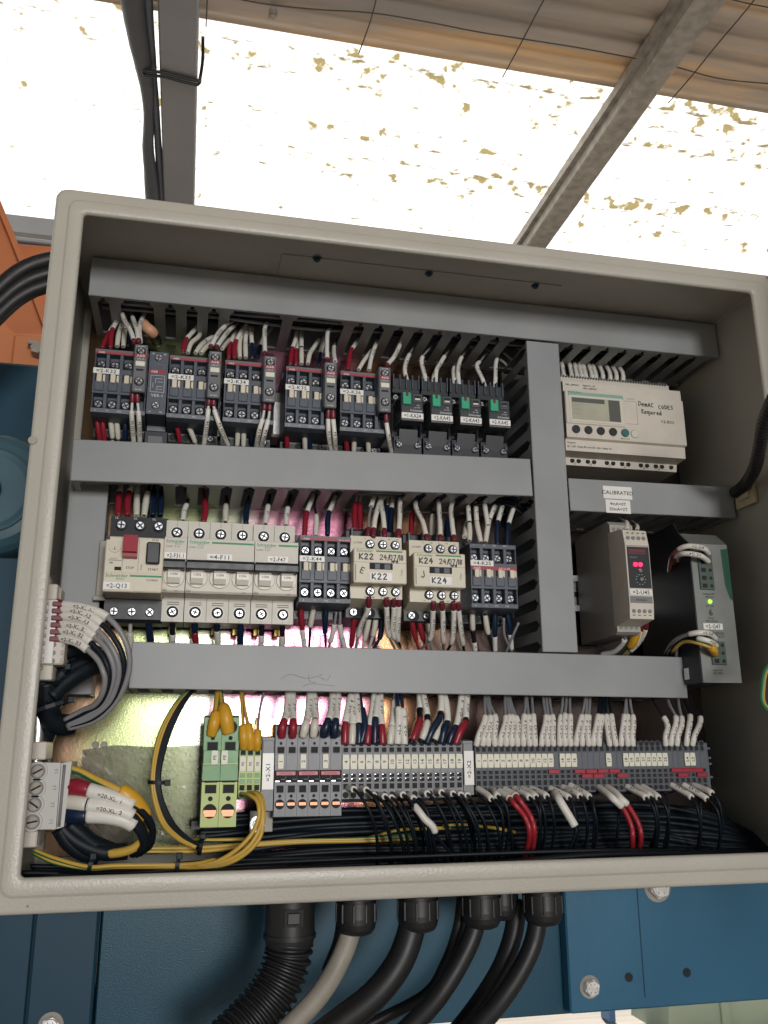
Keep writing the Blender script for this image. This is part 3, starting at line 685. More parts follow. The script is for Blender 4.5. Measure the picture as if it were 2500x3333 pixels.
# interlock block
t = thing('interlock_block', 'slim dark mechanical interlock block marked VE5-1 between two contactors', 'interlock', (49.6, 96, 375.6))
b = MB(); b.prism([(60, -33), (60, 33), (30, 33), (29, 28.6), (0, 28.6), (0, -28), (29, -28), (30, -33)], 'x', 0, 15.6, DGREY)
for x_, s in ((3, '01'), (12.6, 'NI')): b.box(x_-1.6, x_+1.6, -.12, .02, 25.6, 28, DG2); b.text(s, x_, -.2, 26.8, 1.2, WINK)
b.text('VE5-1', 7.8, -.2, -11.2, 2.4, WINK, sx=1.15); b.text('02', 3, -.2, -26, 1.2, WINK); b.text('NC', 12, -.2, -26, 1.2, WINK)
for x0, x1, z0, z1 in ((2, 13.6, 6.8, 7.1), (2, 13.6, -8.2, -7.9), (2, 2.3, -8, 7), (13.3, 13.6, -8, 7), (6, 12, 4, 4.3), (6, 6.3, 0, 4), (8, 12, 1, 1.3), (4, 4.3, -4, 0), (7.5, 12, -3, -2.7), (7.5, 7.8, -7, -3), (9, 12, -5.5, -5.2), (7.4, 7.7, 17, 20), (7.4, 12.5, 16.8, 17.1), (12.3, 12.6, 10, 17)): b.box(x0, x1, -.15, .02, z0, z1, GINK if z0 > 9 else WINK)
b.build('housing', t)
b = MB(); b.box(.6, 14.2, -.2, .02, 8.6, 12, RED); b.text('ABB', 4.6, -.25, 10.3, 2.1, WINK); b.build('brand_strip', t)
screw(t, 7.6, -.1, 23, 3.3); screw(t, 7.6, -.1, -20.5, 3.3)
t = thing('mounting_clip', 'small dark clip with a grey window under the interlock block', 'clip', (48, 118, 333)); b = MB(); b.box(0, 20, 0, 40, -9, 8, BLK, 1); b.build('clip_body', t); b = MB(); b.box(3, 16, -1.5, 0, -4, 3, DG2, .6); b.build('window', t)
p = P(915, 1330, 140); b = MB(); b.box(-8, 8, 0, 24, -28, 16, GALV, 1); b.box(-7, 7, -1, 0, -26, 6, BRIGHT, .4); tag(b.build('rail_stop', None, p), 'bare metal end stop on the rail between contactors K34 and K35', 'end stop')

# ================================================================== relays
def relay(x, mark, label, i):
    t = thing('plug_in_relay', label, 'relay', (x, 92, 371), 'plug-in relays in a row')
    b = MB(); b.box(-13, 13, 30, 72, -40, 38, BLK, 1); b.prism([(30, 38), (22, 36), (22, 22), (30, 20)], 'x', -12.8, 12.8, BLK); b.prism([(30, -20), (18, -22), (18, -40), (30, -42)], 'x', -12.8, 12.8, BLK)
    b.prism([(24, -16), (14, -16.4), (20, -36), (26, -36)], 'x', -8.5, 8.5, BLK)
    for k in range(5): b.box(-12.6+k*6, -11.4+k*6, 20, 30, 26, 40, DGREY, .3)
    for sx in (-10.6, 10.6): b.box(sx-1.2, sx+1.2, 14, 30, -30, -26, DGREY, .4)
    b.build('socket', t)
    b = MB(); b.box(-10.2, 10.2, 0, 32, -13.4, 13.4, mat('relay cover', (.05, .058, .062), .25, var=.1), .8); b.box(-10.2, 10.2, -.15, .1, -13.2, -12.2, DG2)
    b.text('10A', 5.5, -.1, 1.6, 1.1, WINK); b.text('AC 24V', 4.6, -.1, -.6, 1.1, WINK); b.text('Schneider', 3.8, -.1, -3.4, 1.9, WINK); b.build('relay_cover', t)
    b = MB(); b.box(-9.0, -1.4, -2.2, 0, 1.4, 12.8, RGREEN, .5); b.box(-6.4, -4, -2.5, -2, 9, 13.2, mat('dark red flag', (.10, .015, .02), .4), .2); b.build('test_lever', t)
    b = MB(); b.box(.6, 9, -1.0, 0, 4.2, 12, DGREY, .5); b.box(1.8, 7.8, -1.2, -.9, 5.6, 10.6, HOLE); b.box(2.4, 7.2, -1.4, -1.1, 6.2, 7.9, BEI if i < 3 else DG2); b.build('indicator_window', t)
    plate_label(t, 0, -.2, -8.8, 20, 5.6, mark, 2.9)
    for sx in (-10.5, -3.6, 3.2, 10.2): screw(t, sx, 21.6, 16 + abs(sx)*.05, 2.7)
    for sx in (-8.6, 8.6): screw(t, sx, 17.4, -30.6, 2.9)
    return t
for i, (x, m_) in enumerate(((278.6, '=1-KA24'), (306.0, '=2-KA42'), (333.2, '=2-KA43'), (360.8, '=2-KA45'))):
    relay(x, m_, 'black plug-in relay with green lever, marked %s' % m_[1:], i)

# ================================================================== motor breaker
t = thing('motor_breaker', 'beige and black motor breaker with red stop and black start buttons', 'motor breaker', (27, 84, 216.6))
b = MB(); b.prism([(82, -36), (82, 40), (60, 45), (38, 48), (36, 27), (34, 22), (34, -21), (36, -22), (36, -38), (40, -40.5), (62, -40.5)], 'x', -.8, 45.4, BLK)
for i in range(3): b.cyl((8+15*i, 36.4, 40), (8+15*i, 35.7, 39.9), 4.6, 4.6, HOLE, 18, 2)
for i, s in enumerate(('1/L', '3/L', '5/L')): b.text(s, 4+15*i, 36.5, 46.3, 1.6, WINK)
for i, s in enumerate(('2/T1', '4/T2', '6/T3')): b.text(s, 4+15*i, 35.8, -36.4, 1.6, GINK)
b.build('housing', t)
b = MB(); b.box(0, 44.6, 0, 34, -22, 22, BEI, .8); b.box(3, 13.5, -.15, 0, 2.5, 3.0, GINK); b.box(13.4, 13.7, -.2, 0, -6, 21, GINK); b.box(25.4, 25.7, -.2, 0, -6, 21, GINK)
b.box(.2, 44.4, -.4, 0, -7.2, -6.6, BEI, .1)
b.text('0,63 A', 7, -.2, 4.2, 1.3, GINK); b.text('STOP', 19.5, -.2, -2.8, 1.7, INK); b.text('START', 37.2, -.2, -3.6, 1.8, INK); b.text('O N', 37.4, -.2, 20.3, 1.7, INK); b.text('TeSys', 27.8, -.2, -2, 1.4, GINK, rot=90)
b.box(4, 6.4, -.3, 0, .2, 1.2, GINK); b.box(8, 13, -.3, 0, -5.2, -2.4, HOLE); b.box(.1, 3, -.4, 0, 19, 21.8, INK)
b.text('Schneider', 10.2, -.2, -9.2, 2.5, GRN, w=17); b.text('Electric', 13, -.2, -11.8, 1.3, GRN); b.box(19.8, 44.2, -.2, 0, -9.9, -8.5, GRN); b.text('GV2ME04', 37, -.2, -12.2, 1.4, GINK)
b.box(23.6, 44.2, -.3, 0, -21, -14.2, BEI, .1); b.build('front_cover', t)
b = MB(); b.cyl((7.2, -.3, 13.4), (7.2, -1, 13.4), 4.6, 4.4, BEI, 26, 2); b.cyl((7.2, -1, 13.4), (7.2, -1.6, 13.4), 2.6, 2.4, BEI, 20, 2); b.box(6.9, 7.5, -1.9, -1.5, 10.6, 13.4, GINK); b.build('setting_dial', t)
b = MB(); b.prism([(0, 21.6), (-9.5, 21.4), (-11, 8), (-8, 7.2), (-8, 4.6), (0, 4.2)], 'x', 13.8, 24.6, RED); b.build('stop_button', t)
b = MB(); b.box(31.4, 41.8, -5, 0, .2, 17.6, BLK, 1); b.build('start_button', t)
plate_label(t, 10.6, -.2, -17.4, 20, 6, '=2-Q13', 2.7)
for i in range(3): screw(t, 8+15*i, 35.6, 40, 3.9); screw(t, 7.2+14*i, 35.6, -32.2, 3.6)
b = MB(); b.box(-6, 0, 0, 10, -24, 24, GALV, .5); b.box(-8, 2, -1, 1, -26, -22, GALV, .5); p = Vector((25, 120, 219)); tag(b.build('rail_clamp', None, p), 'bright metal rail clamp beside the motor breaker', 'clamp')

# ================================================================== miniature breakers
def breaker(x, n, mark, code, label, cw):
    t = thing('circuit_breaker', label, 'circuit breaker', (x, 92, 219.4), 'white miniature circuit breakers')
    W = 18*n
    b = MB(); b.prism([(78, -30), (78, 30), (60, 42.8), (26, 42.8), (26, 22.4), (0.4, 22.4), (0, 22), (0, 2.6), (5.2, .6), (5.2, -20), (2, -22.4), (26, -22.4), (26, -42.2), (60, -42.2)], 'x', .25, W-.25, MCBW)
    for i in range(n):
        cx = 9+18*i
        b.cyl((cx, 26, 32.4), (cx, 25.7, 32.4), 5.6, 5.6, MCB2, 26, 2); b.cyl((cx, 25.7, 32.4), (cx, 25.5, 32.4), 4.7, 4.7, HOLE, 24, 2)
        b.cyl((cx, 26, -34.2), (cx, 25.7, -34.2), 5.6, 5.6, MCB2, 26, 2); b.cyl((cx, 25.7, -34.2), (cx, 25.5, -34.2), 4.7, 4.7, HOLE, 24, 2)
        for zz in (-26.2, -28): b.box(cx-4.8, cx+4.8, 25.6, 26, zz-.45, zz+.2, GINK)
        if i: b.box(18*i-.2, 18*i+.2, 25.7, 26.1, 22.5, 42.6, GINK); b.box(18*i-.2, 18*i+.2, 25.7, 26.1, -42, -22.5, GINK)
        b.box(cx-.15, cx+.15, 25.8, 26, 36, 42.6, GINK); b.box(cx-.15, cx+.15, 25.8, 26, -42, -37, GINK)
        b.cyl((cx, 6, -9.4), (cx, 3.2, -9.4), 8.5, 8.0, MCB2, 28, 2)
        b.box(cx-3.4, cx+3.4, 61, 66, -48, -42, mat('brass clamp', (.5, .36, .12), .4, 1), .4)
    lw = 15.5 if n < 2 else 17
    b.text('Schneider', 1.2+lw/2, -.15, 19.2, 2.6, GRN, w=lw-1); b.text('Electric', 11, -.15, 17, 1.2, GRN)
    if n > 1: b.box(19.5, W-.8, -.15, .1, 18.3, 19.8, GRN)
    b.text('iC60N  '+('B 2A' if n < 2 else 'D 6A' if n > 2 else 'B 6A'), 1.4, -.15, 14.8, 1.4, GINK, 'l')
    b.text(code, 1.2, 1.8, -20.6, 2.0, GINK, 'l'); b.text('6000', W-7, 1.8, -20.8, 1.0, GINK); b.box(6, 10, -.2, 0, 3.2, 3.6, GINK)
    b.build('housing', t)
    for i in range(n):
        cx = 9+18*i; b = MB(); pr = []
        for k in range(9):
            a = radians(150-15*k); pr.append((9-11.0*sin(a)*1.0-1.2, -8.6+9.2*cos(a)*-1.0))
        b.prism([(6, -1.0), (-1.6, -3.6), (-3.6, -6.6), (-3.4, -11), (-1.4, -15), (5, -15.4)], 'x', cx-4.8, cx+4.8, MCB2); b.text('I·ON', cx, -3.75, -8.2, 1.8, INK)
        b.build('switch_barrel', t)
    b = MB(); b.prism([(5, 3.0), (-5.2, 3.4), (-7.4, 1), (-7.2, -3.6), (-4.6, -4.6), (4, -4)], 'x', .5, W-.7, BLK); b.build('toggle_bar', t)
    for i in range(n): screw(t, 9+18*i, 25.4, 32.2, 3.4); screw(t, 9+18*i, 25.4, -34.4, 3.4)
    plate_label(t, cw[0], -.2, 7.2, cw[1], 5.2, mark, 2.7)
    return t
breaker(71.2, 1, '=2-F31.1', 'B2', 'white single pole circuit breaker marked F31.1 beside the motor breaker', (9.2, 17.2))
breaker(89.3, 3, '=4-F11', 'D6', 'white three pole circuit breaker marked F11 with one long black toggle', (26, 20))
breaker(143.4, 2, '=2-F47', 'B6', 'white two pole circuit breaker marked F47', (19, 17))

# ================================================================== beige contactors
def beige(x, z, mark, scrib, label):
    t = thing('contactor', label, 'contactor', (x, 80, z), 'beige contactors with handwriting')
    b = MB(); b.box(-.2, 45.2, 40, 88, -38.5, 40, BLK, 1)
    for i in range(3): b.cyl((10+12*i, 40.4, -33.4), (10+12*i, 39.6, -33.4), 4.6, 4.6, HOLE, 16, 2); b.box(4+12*i, 6+12*i, 34, 41, 30, 40.5, DGREY, .4)
    b.build('base', t)
    b = MB(); b.prism([(42, -30), (42, 31), (16.5, 28.8), (16, 14), (3, 14), (3, -14), (16, -14), (16.4, -24.8), (40, -29)], 'x', .2, 44.8, BEI)
    for i in range(3):
        cx = 17+11*i
        b.cyl((cx, 16.2, 21.8), (cx, 15.7, 21.8), 4.1, 4.1, HOLE, 18, 2); b.cyl((cx, 16.4, -18.6), (cx, 15.7, -18.6), 4.1, 4.1, HOLE, 18, 2)
    b.text('LC1D09', 6.6, 15.9, 23, 1.5, GINK)
    for i, s in enumerate(('13', 'NO', '21', 'NC', 'A1')): b.text(s, 13+7*i, 16.1, 27, 1.1, GINK)
    for i, s in enumerate(('14', 'NO', '22', 'NC', 'A2')): b.text(s, 13+7*i, 15.8, -23.6, 1.1, GINK)
    b.build('terminal_cover', t)
    b = MB(); b.box(0, 45, 0, 8, -14.6, 14.6, BEI, .7); b.box(0, 45, -.12, .2, 2.6, 2.85, GINK); b.box(13.4, 33, -.15, .1, -3, 2.4, HOLE); b.box(18, 22, -.25, -.1, -2.6, 1.6, DGREY); b.box(26, 31, -.25, -.1, -2.6, 1.6, DGREY)
    b.text('Schneider', 9.6, -.1, 12.4, 2.2, GRN, w=14); b.box(19, 41.5, -.12, .1, 11.8, 13.1, GRN); b.text('TeSys', 40.5, -.1, -5, 1.6, GINK, rot=90)
    b.pen(mark, 11.4, -.2, 7.6, 4.6, 1.0, INK, gap=.95); b.pen('24/07/18', 32.6, -.2, 7.4, 4.2, .72, INK, gap=.78); b.pen('MPW', 35, -.2, 3.9, 2.1, .6, INK, gap=.9)
    b.pen(scrib, 8, -.2, -4.2, 5.4, .85, mat('faded pen', (.06, .06, .065), .6), rot=-22 if scrib == 'E' else 8)
    b.build('front_cover', t)
    b = MB(); b.box(13.6, 32.6, -.5, 0, -12.6, -5.6, LBL, .2); b.pen(mark, 22.6, -.6, -9, 4.7, 1.0, INK, gap=1.0); b.build('name_label', t)
    b = MB(); b.box(2, 13, -.9, 0, -14, 1.6, mat('clear cover', (.66, .63, .56), .15), .4) if False else b.box(1.4, 2.0, -.4, 0, -13, 1, GINK); b.build('cover_edge', t)
    for i in range(3): screw(t, 17+11*i, 15.4, 21.6, 3.3); screw(t, 17+11*i, 15.4, -18.8, 3.3)
    screw(t, 7, 38.8, -33.2, 3.4); screw(t, 20, 38.8, -33.4, 2.6)
    return t
beige(223.6, 222.3, 'K22', 'E', 'beige contactor with K22 and a date handwritten on its front')
beige(274.8, 220.8, 'K24', 'J', 'beige contactor with K24 and a date handwritten on its front')

# ================================================================== controller, converter, power supply
t = thing('logic_controller', 'cream logic controller with a small display and five round buttons', 'controller', (431, 103, 384))
b = MB(); W = 125
b.prism([(62, -46), (62, 47), (24, 47), (22, 45.5), (20, 33), (2.4, 31.6), (2.2, 20.6), (0, 20), (0, -26), (4, -27), (4.5, -38), (21, -39), (22.5, -46)], 'x', 0, W-.4, PLCW)
for i in range(42): b.box(1+2.9*i, 2.0+2.9*i, 19, 24, 44.6, 46.2, GINK)
for i in range(46): b.prism([(1+2.6*i, 0), (2.1+2.6*i, 0), (.2+2.6*i, -3), (-.8+2.6*i, -3)], 'y', 5.6, 22, GINK) if False else None
for g, xs in enumerate(((2, ), (14, 20.6), (30, 36.6), (50, 56.6), (66, 72.6), (86, 92.6), (102, 108.6))):
    for xx in xs: b.cyl((xx, 22.0, -41.6), (xx, 21.2, -41.6), 2.3, 2.3, HOLE, 16, 2)
for k in range(4): b.cyl((118.6-6*0+k*.0+0, 22.0, -41.6), (118.6, 21.2, -41.6), 2.3, 2.3, HOLE, 16, 2) if k == 0 else None
for gx, s in ((17, 'Q1'), (33, 'Q2'), (53, 'Q3'), (69, 'Q4'), (89, 'Q5'), (105, 'Q6')): b.text(s, gx, 21.6, -44.6, 1.2, GINK); b.box(gx-3.4, gx+3.4, 21.5, 21.8, -43.3, -43.1, GINK)
b.text('100...240VAC', 10, 2.0, 28.2, 1.7, INK); b.text('Inputs I1...IC', 27, 2.0, 28.6, 1.7, INK); b.text('100...240VAC', 28, 2.0, 25.6, 1.7, INK)
b.text('Outputs', 1.6, 4.0, -30, 1.7, INK, 'l'); b.text('Q1...Q8 : Relay 8A and Q9...QA : Relay 5A', 1.6, 4.1, -33.6, 1.7, INK, 'l')
b.text('SR3B261FU', 68.4, -.1, 17.6, 1.2, GINK); b.pen('DemAC', 85, -.15, 13.4, 4.6, .7, INK, gap=.72, rot=-2); b.pen('CODES', 106, -.15, 12, 4.0, .7, INK, gap=.82, rot=3); b.pen('Required', 90, -.15, 5.6, 4.4, .7, INK, gap=.64, rot=-1)
b.text('=2-B32', 106, -.15, -3.2, 2.9, INK, sx=1.1)
for x0, x1, z0, z1 in ((62, 74.4, 15, 15.3), (62, 74.4, -8.4, -8.1), (74.2, 74.5, -8.4, 15.3)): b.box(x0, x1, -.1, .02, z0, z1, GINK)
b.build('housing', t)
b = MB(); b.box(.2, 61, -1.2, .1, -12.5, 21, PLCW, .5); b.box(3.2, 60, -1.5, -1.1, 15.6, 19.6, mat('teal tint', (.25, .42, .36), .3), .2); b.box(3.8, 59, -1.7, -1.2, -10.6, 16.2, MCB2, .3)
b.text('Schneider Electric', 10, -1.8, 19.4, 1.2, GRN); b.build('display_frame', t)
b = MB(); b.box(5.8, 56.2, -1.9, -1.6, -8.4, 14, LCD); b.box(44, 55.6, -2.0, -1.8, -8, 13.6, LCDD); b.box(6.6, 40, -2.0, -1.8, 9, 13.4, LCDD)
for i in range(3): b.text('IABC'[i]+' 1 2 3', 8, -2.05, 6-i*4.2, 1.4, GINK, 'l')
b.build('display', t)
for i in range(5):
    b = MB(); b.cyl((0, .1, 0), (0, -1.6, 0), 3.9, 3.7, BLK if i < 4 else mat('teal button', (.03, .15, .13), .4), 24, 2); b.cyl((0, .05, 0), (0, -.2, 0), 4.3, 4.3, GINK, 24, 2); b.build('round_button', t, (9.5+12.6*i, 0, -18))
    b = MB(); b.text('<v^>'[i] if i < 4 else 'Menu / OK', 9.5+12.6*i, -.15, -23.8, 1.3, INK); b.build('button_legend', t)
b = MB(); b.cyl((70, .1, -18.4), (70, -.7, -18.4), 3.8, 3.7, MCB2, 24, 2); b.cyl((70, .05, -18.4), (70, -.1, -18.4), 4.2, 4.2, GINK, 24, 2); b.build('blank_plug', t)

t = thing('signal_converter', 'slim beige signal converter with a black face and two red lamps', 'converter', (461.6, 66, 221.4))
b = MB(); W = 22.6
b.prism([(30, -43), (30, 43), (8, 41), (3, 39.4), (0, 26), (0, -26), (1.5, -39), (8, -40)], 'x', 0, W, PLCW); b.prism([(100, -50), (100, 50), (84, 54), (31, 54), (26, 50), (26, 40), (30, 40), (30, -38), (26, -38), (26, -47), (31, -49)], 'x', .2, W, mat('beige plastic with painted shade', (.36, .345, .315), .45, var=.05))  # rear body coloured darker to stand for its shaded side
b.box(.6, W-.6, -.3, 0, 24.6, 25.2, GINK); b.box(1, W-1, .6, 1, -27.6, -27, GINK)
for i in range(4):
    b.cyl((3.8+5*i, 2.0, 32.2), (3.8+5*i, .5, 32), 1.75, 1.75, GINK, 16, 2); b.cyl((3.8+5*i, 1.4, -32.4), (3.8+5*i, .3, -32.4), 1.75, 1.75, GINK, 16, 2)
    b.cyl((3.8+5*i, 26.2, 46), (3.8+5*i, 25.6, 46), 1.75, 1.75, GINK, 16, 2); b.cyl((3.8+5*i, 26.2, -43), (3.8+5*i, 25.6, -43), 1.75, 1.75, GINK, 16, 2)
    b.box(2.8+5*i, 4.8+5*i, .2, 1, 36.4, 36.9, INK); b.box(2.8+5*i, 4.8+5*i, .4, 1.2, -36.2, -35.7, INK)
b.box(.8, W-.8, -.2, .4, -25.6, -19.6, GINK, .1); b.text('Analogue', W/2, -.3, -22.6, 1.8, INK); b.build('housing', t)
b = MB(); b.box(1.2, W-.6, -.4, .1, -12.6, 24, BLK, .1); b.text('RED LION', W/2, -.5, 20.6, 2.0, mat('dark red print', (.24, .02, .05), .5), w=16) if False else (b.box(2.6, 18.8, -.5, -.4, 19.4, 21.8, mat('dark red print', (.16, .02, .045), .5)), b.box(2.6, 18.8, -.5, -.4, 17.6, 18.8, mat('dark red print', (.16, .02, .045), .5)))
b.text('PAXLIT', 7, -.5, 14.4, 1.5, GINK)
for k in range(10):
    a = radians(36*k); b.box(12.2+4.4*cos(a)-.3, 12.2+4.4*cos(a)+.3, -.5, -.4, -5+4.4*sin(a)-.3, -5+4.4*sin(a)+.3, WINK)
b.build('black_face', t)
for xx in (8.2, 12.8): b = MB(); b.cyl((0, 0, 0), (0, -1.2, 0), 1.9, 1.6, LEDR, 18, 2); b.build('red_lamp', t, (xx, -.4, 8.2))
for zz, xx in ((2.4, 11.6), (-5, 12.2)): screw(t, xx, -.3, zz, 1.7, 'adjusting_screw', 1)
plate_label(t, W/2, -.3, -16.2, 20.8, 4.8, '=2-U45', 2.7)

t = thing('power_supply', 'slim metal power supply with a green side strip and a green lamp', 'power supply', (522, 64, 190))
b = MB(); W = 38
b.prism([(95, -60.8), (95, 80), (22, 84), (14, 72), (0, 60), (0, -60.8)], 'x', 0, 1.2, BLK); b.box(0.05, W, 2, 95, -60.6, 60, DGREY, .5); b.build('case', t)
b = MB(); b.prism([(1.9, -61), (1.9, 60), (16, 72.2), (15, 73), (0, 60.4), (0, -61)], 'x', 1.3, W, ALU)
b.text('Output DC', 15, -.2, 15.6, 1.7, INK); b.text('24V 5A', 15, -.2, 12.8, 1.7, INK); b.text('DC OK', 15, -.2, 4.8, 1.6, INK); b.text('6', 15, -.2, -.6, 5.6, INK); b.text('Boost', 15, -.2, -5.6, 1.5, INK); b.text('TRIO-PS-2G', 15, -.2, -8.4, 1.5, INK)
b.box(6.4, 9.6, -.2, 0, -22.6, -17.4, INK); b.text('PHOENIX', 18.4, -.2, -18.7, 2.2, INK, w=15); b.text('CONTACT', 18.4, -.2, -21.6, 2.2, INK, w=15); b.text('Input AC', 16, -.2, -50.4, 1.6, INK); b.text('100-240V', 16, -.2, -53, 1.6, INK)
b.build('front_panel', t)
b = MB(); b.prism([(W-7, 56), (W+.1, 57), (W+.1, 10), (W-2.6, 12), (W-6, 24)], 'y', -.25, .02, PGRN); b.text('TRIO POWER', W-3.2, -.35, 42, 3.0, mat('strip print', (.008, .06, .04), .5), rot=-90); b.build('green_strip', t)
for nm, x0, x1, z0, z1, rows, cols in (('output_terminal', 7, 21, 19, 54, 5, 2), ('input_terminal', 11, 25, -46, -14.5 if False else -13, 3, 1)):
    b = MB(); b.box(x0, x1, -1.6, .1, z0, z1 if nm[0] == 'o' else -26, PGRT, .5)
    zt = z1 if nm[0] == 'o' else -26
    for i in range(rows):
        zz = zt-(zt-z0)*(i+.5)/rows
        b.cyl((x1-3.2, -1.5, zz), (x1-3.2, -1.8, zz), 1.5, 1.5, HOLE, 14, 2); b.box(x0+2, x0+6.4, -1.75, -1.5, zz-1.8, zz+1.8, HOLE)
    b.build(nm, t)
b = MB(); b.cyl((15.4, .1, 8.8), (15.4, -1.0, 8.8), 1.7, 1.4, LEDG, 18, 2); b.build('green_lamp', t)
plate_label(t, 15.6, -.2, -13, 18.6, 5.4, '=2-G47', 2.8)
for zz in (52, -52): b = MB(); b.box(-1.2, 0, 18, 25, zz-5, zz+5, BRIGHT, .3); b.build('side_clip', t)
p = P(2238, 1962, 110); b = MB(); b.prism([(-8, 11), (6, 12), (6, -11), (-8, -12), (-8, -7), (-1, -3), (-1, 3), (-8, 7)], 'y', -1, 6, CARD); b.box(5, 8, -3, 7, -11.5, 12.4, CARD, .4); tag(b.build('tie_mount', None, p), 'cream adhesive tie mount with a notch beside the power supply', 'tie mount')

# ================================================================== terminal strips
YT = 92
def tprofile(b, x0, x1, zt, zb, m, sl=9, D=34):
    b.prism([(D, zb-sl*.35), (D, zt+sl*.35), (12, zt+sl*.35), (0.0, zt), (0.0, zb), (12, zb-sl*.35)], 'x', x0+.08, x1-.08, m)
def hole(b, cx, z, w_, h, fr=None):
    if fr: b.box(cx-w_/2-.5, cx+w_/2+.5, -.35, 0, z-h/2-.5, z+h/2+.5, fr, .2)
    b.box(cx-w_/2, cx+w_/2, -.45, .02, z-h/2, z+h/2, HOLE)
def rhole(b, cx, z, r, m=None, fr=None):
    if fr: b.cyl((cx, .1, z), (cx, -.35, z), r+.5, r+.4, fr, 20, 2)
    b.cyl((cx, .1, z), (cx, -.45, z), r, r, m or HOLE, 18, 2)
def marker(parent, x, z, w_, h, t, th):
    b = MB(); b.prism([(-w_/2*.88, -h/2), (w_/2*.88, -h/2), (w_/2, 0), (w_/2*.88, h/2), (-w_/2*.88, h/2), (-w_/2, 0)], 'y', -1.6, 0, MARK); b.text(t, 0, -1.7, 0, th, INK, rot=90)
    return b.build('marker_tag', parent, (x, -.1, z))
def base_small(name, pitch, zt, zb, mat_, sq, rnd, jz):
    b = MB(); c = pitch/2
    tprofile(b, 0, pitch, zt, zb, mat_)
    b.box(0.1, pitch-.1, -.5, 0, jz[0]+2.2, jz[0]+2.7, mat_); b.box(0.1, pitch-.1, -.6, 0, 73.4-60-.0, 73.7-60, mat_)
    for z in sq: hole(b, c, z, pitch*.62, 4.0, mat_)
    for z in jz: hole(b, c, z, pitch*.62, 2.7, mat_)
    for z in rnd: rhole(b, c, z, pitch*.40, fr=mat_)
    return b
TG1, TG2, TG3, TG4, TG5 = 'earth terminals', 'small earth terminals', 'wide grey terminals', 'numbered grey terminals of the first strip', 'slim grey terminals of the second strip'
# wide earth terminals
for i in range(2):
    t = thing('earth_terminal', ('wide green and yellow earth terminal at the very start of the strip', 'wide green and yellow earth terminal beside the three small ones')[i], 'terminal', (109.6+13.4*i, YT, 60), TG1)
    if i == 0:
        b = MB(); tprofile(b, 0, 13.3, 40.2, 2, PEG, 6); b.box(.1, 13.2, -1, 0, -6.5, 3.6, PEG); 
        b.box(.1, 13.2, -2.2, 0, 5.0, 15.8, PEG, .4); b.box(.2, 13.1, -2.5, -1.6, 5.2, 6, PEY); rhole(b, 6.8, 33, 4.9, fr=PEG); rhole(b, 6.8, 24.8, 1.6); hole(b, 6.8, 18.8, 8, 6, PEG); b.box(2, 11.6, -.6, 0, -8, 1.2, HOLE); b.box(3.4, 10.4, -.9, -.5, -4, -2.2, BRIGHT)
        up = b.build('upper_body', t)
        b = MB(); tprofile(b, 0, 13.3, -7.6, -40, PEY, 3); hole(b, 6.8, -12.6, 8.4, 6.2, PEY); rhole(b, 6.8, -19.6, 1.8, fr=PEY); b.cyl((6.8, .1, -28.6), (6.8, -.3, -28.6), 5.3, 5.2, HOLE, 24, 2); b.prism([(-3.6+6.8, -32.4), (3.6+6.8, -32.4), (4.9+6.8, -29.6), (4.7+6.8, -27.8), (-4.7+6.8, -27.8), (-4.9+6.8, -29.6)], 'y', -.5, -.2, COPP)
        lo = b.build('lower_body', t)
    else: put(up, t, (0, 0, 0)); put(lo, t, (0, 0, 0))
    marker(t, 8.6 if i == 0 else 2.6, 10.4, 5.2, 10.2, 'PE', 2.3).location.y = -2.4*S
src = None
for i in range(3):
    t = thing('earth_terminal', ('small green earth terminal next to the wide ones', 'small green earth terminal, middle one of the three', 'small green earth terminal beside the strip label X1')[i], 'terminal', (137+5.6*i, YT, 60), TG2)
    if not src:
        b = MB(); tprofile(b, 0, 5.6, 15.8, -18, PEY); hole(b, 2.8, 13.8, 3.8, 3.4, PEG); hole(b, 2.8, -12, 3.9, 4.0, PEY); rhole(b, 2.8, -17.2, 2.3, fr=PEG)
        for z in (-3, -7.4): b.box(.9, 4.7, -.4, 0, z-1.6, z+1.6, PEG, .3)
        src = b.build('terminal_body', t)
    else: put(src, t, (0, 0, 0))
    marker(t, 2.8, 5.6, 5.0, 10.6, 'PE', 2.0)
# wide grey terminals
src = None
for i in range(6):
    t = thing('terminal', 'wide grey terminal with copper inside, %s of the six with red jumpers' % ('first', 'second', 'third', 'fourth', 'fifth', 'last')[i], 'terminal', (164.4+8.76*i, YT, 60), TG3)
    if not src:
        b = MB(); tprofile(b, 0, 8.7, 33.6, -33.6, GREYT, 5); c = 4.4
        rhole(b, c, 28.4, 3.7, fr=GREYT); rhole(b, c, 20.6, 1.1); hole(b, c, 15.6, 5.4, 4.6, GREYT)
        b.box(.1, 8.6, -.7, 0, 11.9, 12.5, GREYT); b.box(.1, 8.6, -.7, 0, 1.0, 1.7, GREYT); b.box(.2, 8.5, -.3, 0, -8.6, .4, HOLE); b.box(.6, 3.8, -.7, -.2, -8.0, -7.4, BRIGHT); b.box(5, 8, -.7, -.2, -6.6, -6.0, GREYD)
        hole(b, c, -13.4, 5.4, 5.2, GREYT); rhole(b, c, -18.6, 1.2); b.cyl((c, .1, -24.6), (c, -.5, -24.6), 3.7, 3.6, HOLE, 22, 2)
        b.box(c-2.9, c+2.9, -.75, -.4, -25.6, -23.2, COPP, .1); src = b.build('terminal_body', t)
    else: put(src, t, (0, 0, 0))
    if i % 2 == 0: marker(t, 4.4, 7, 4.6, 10.6, str(1+i//2), 2.9)
jsrc = None
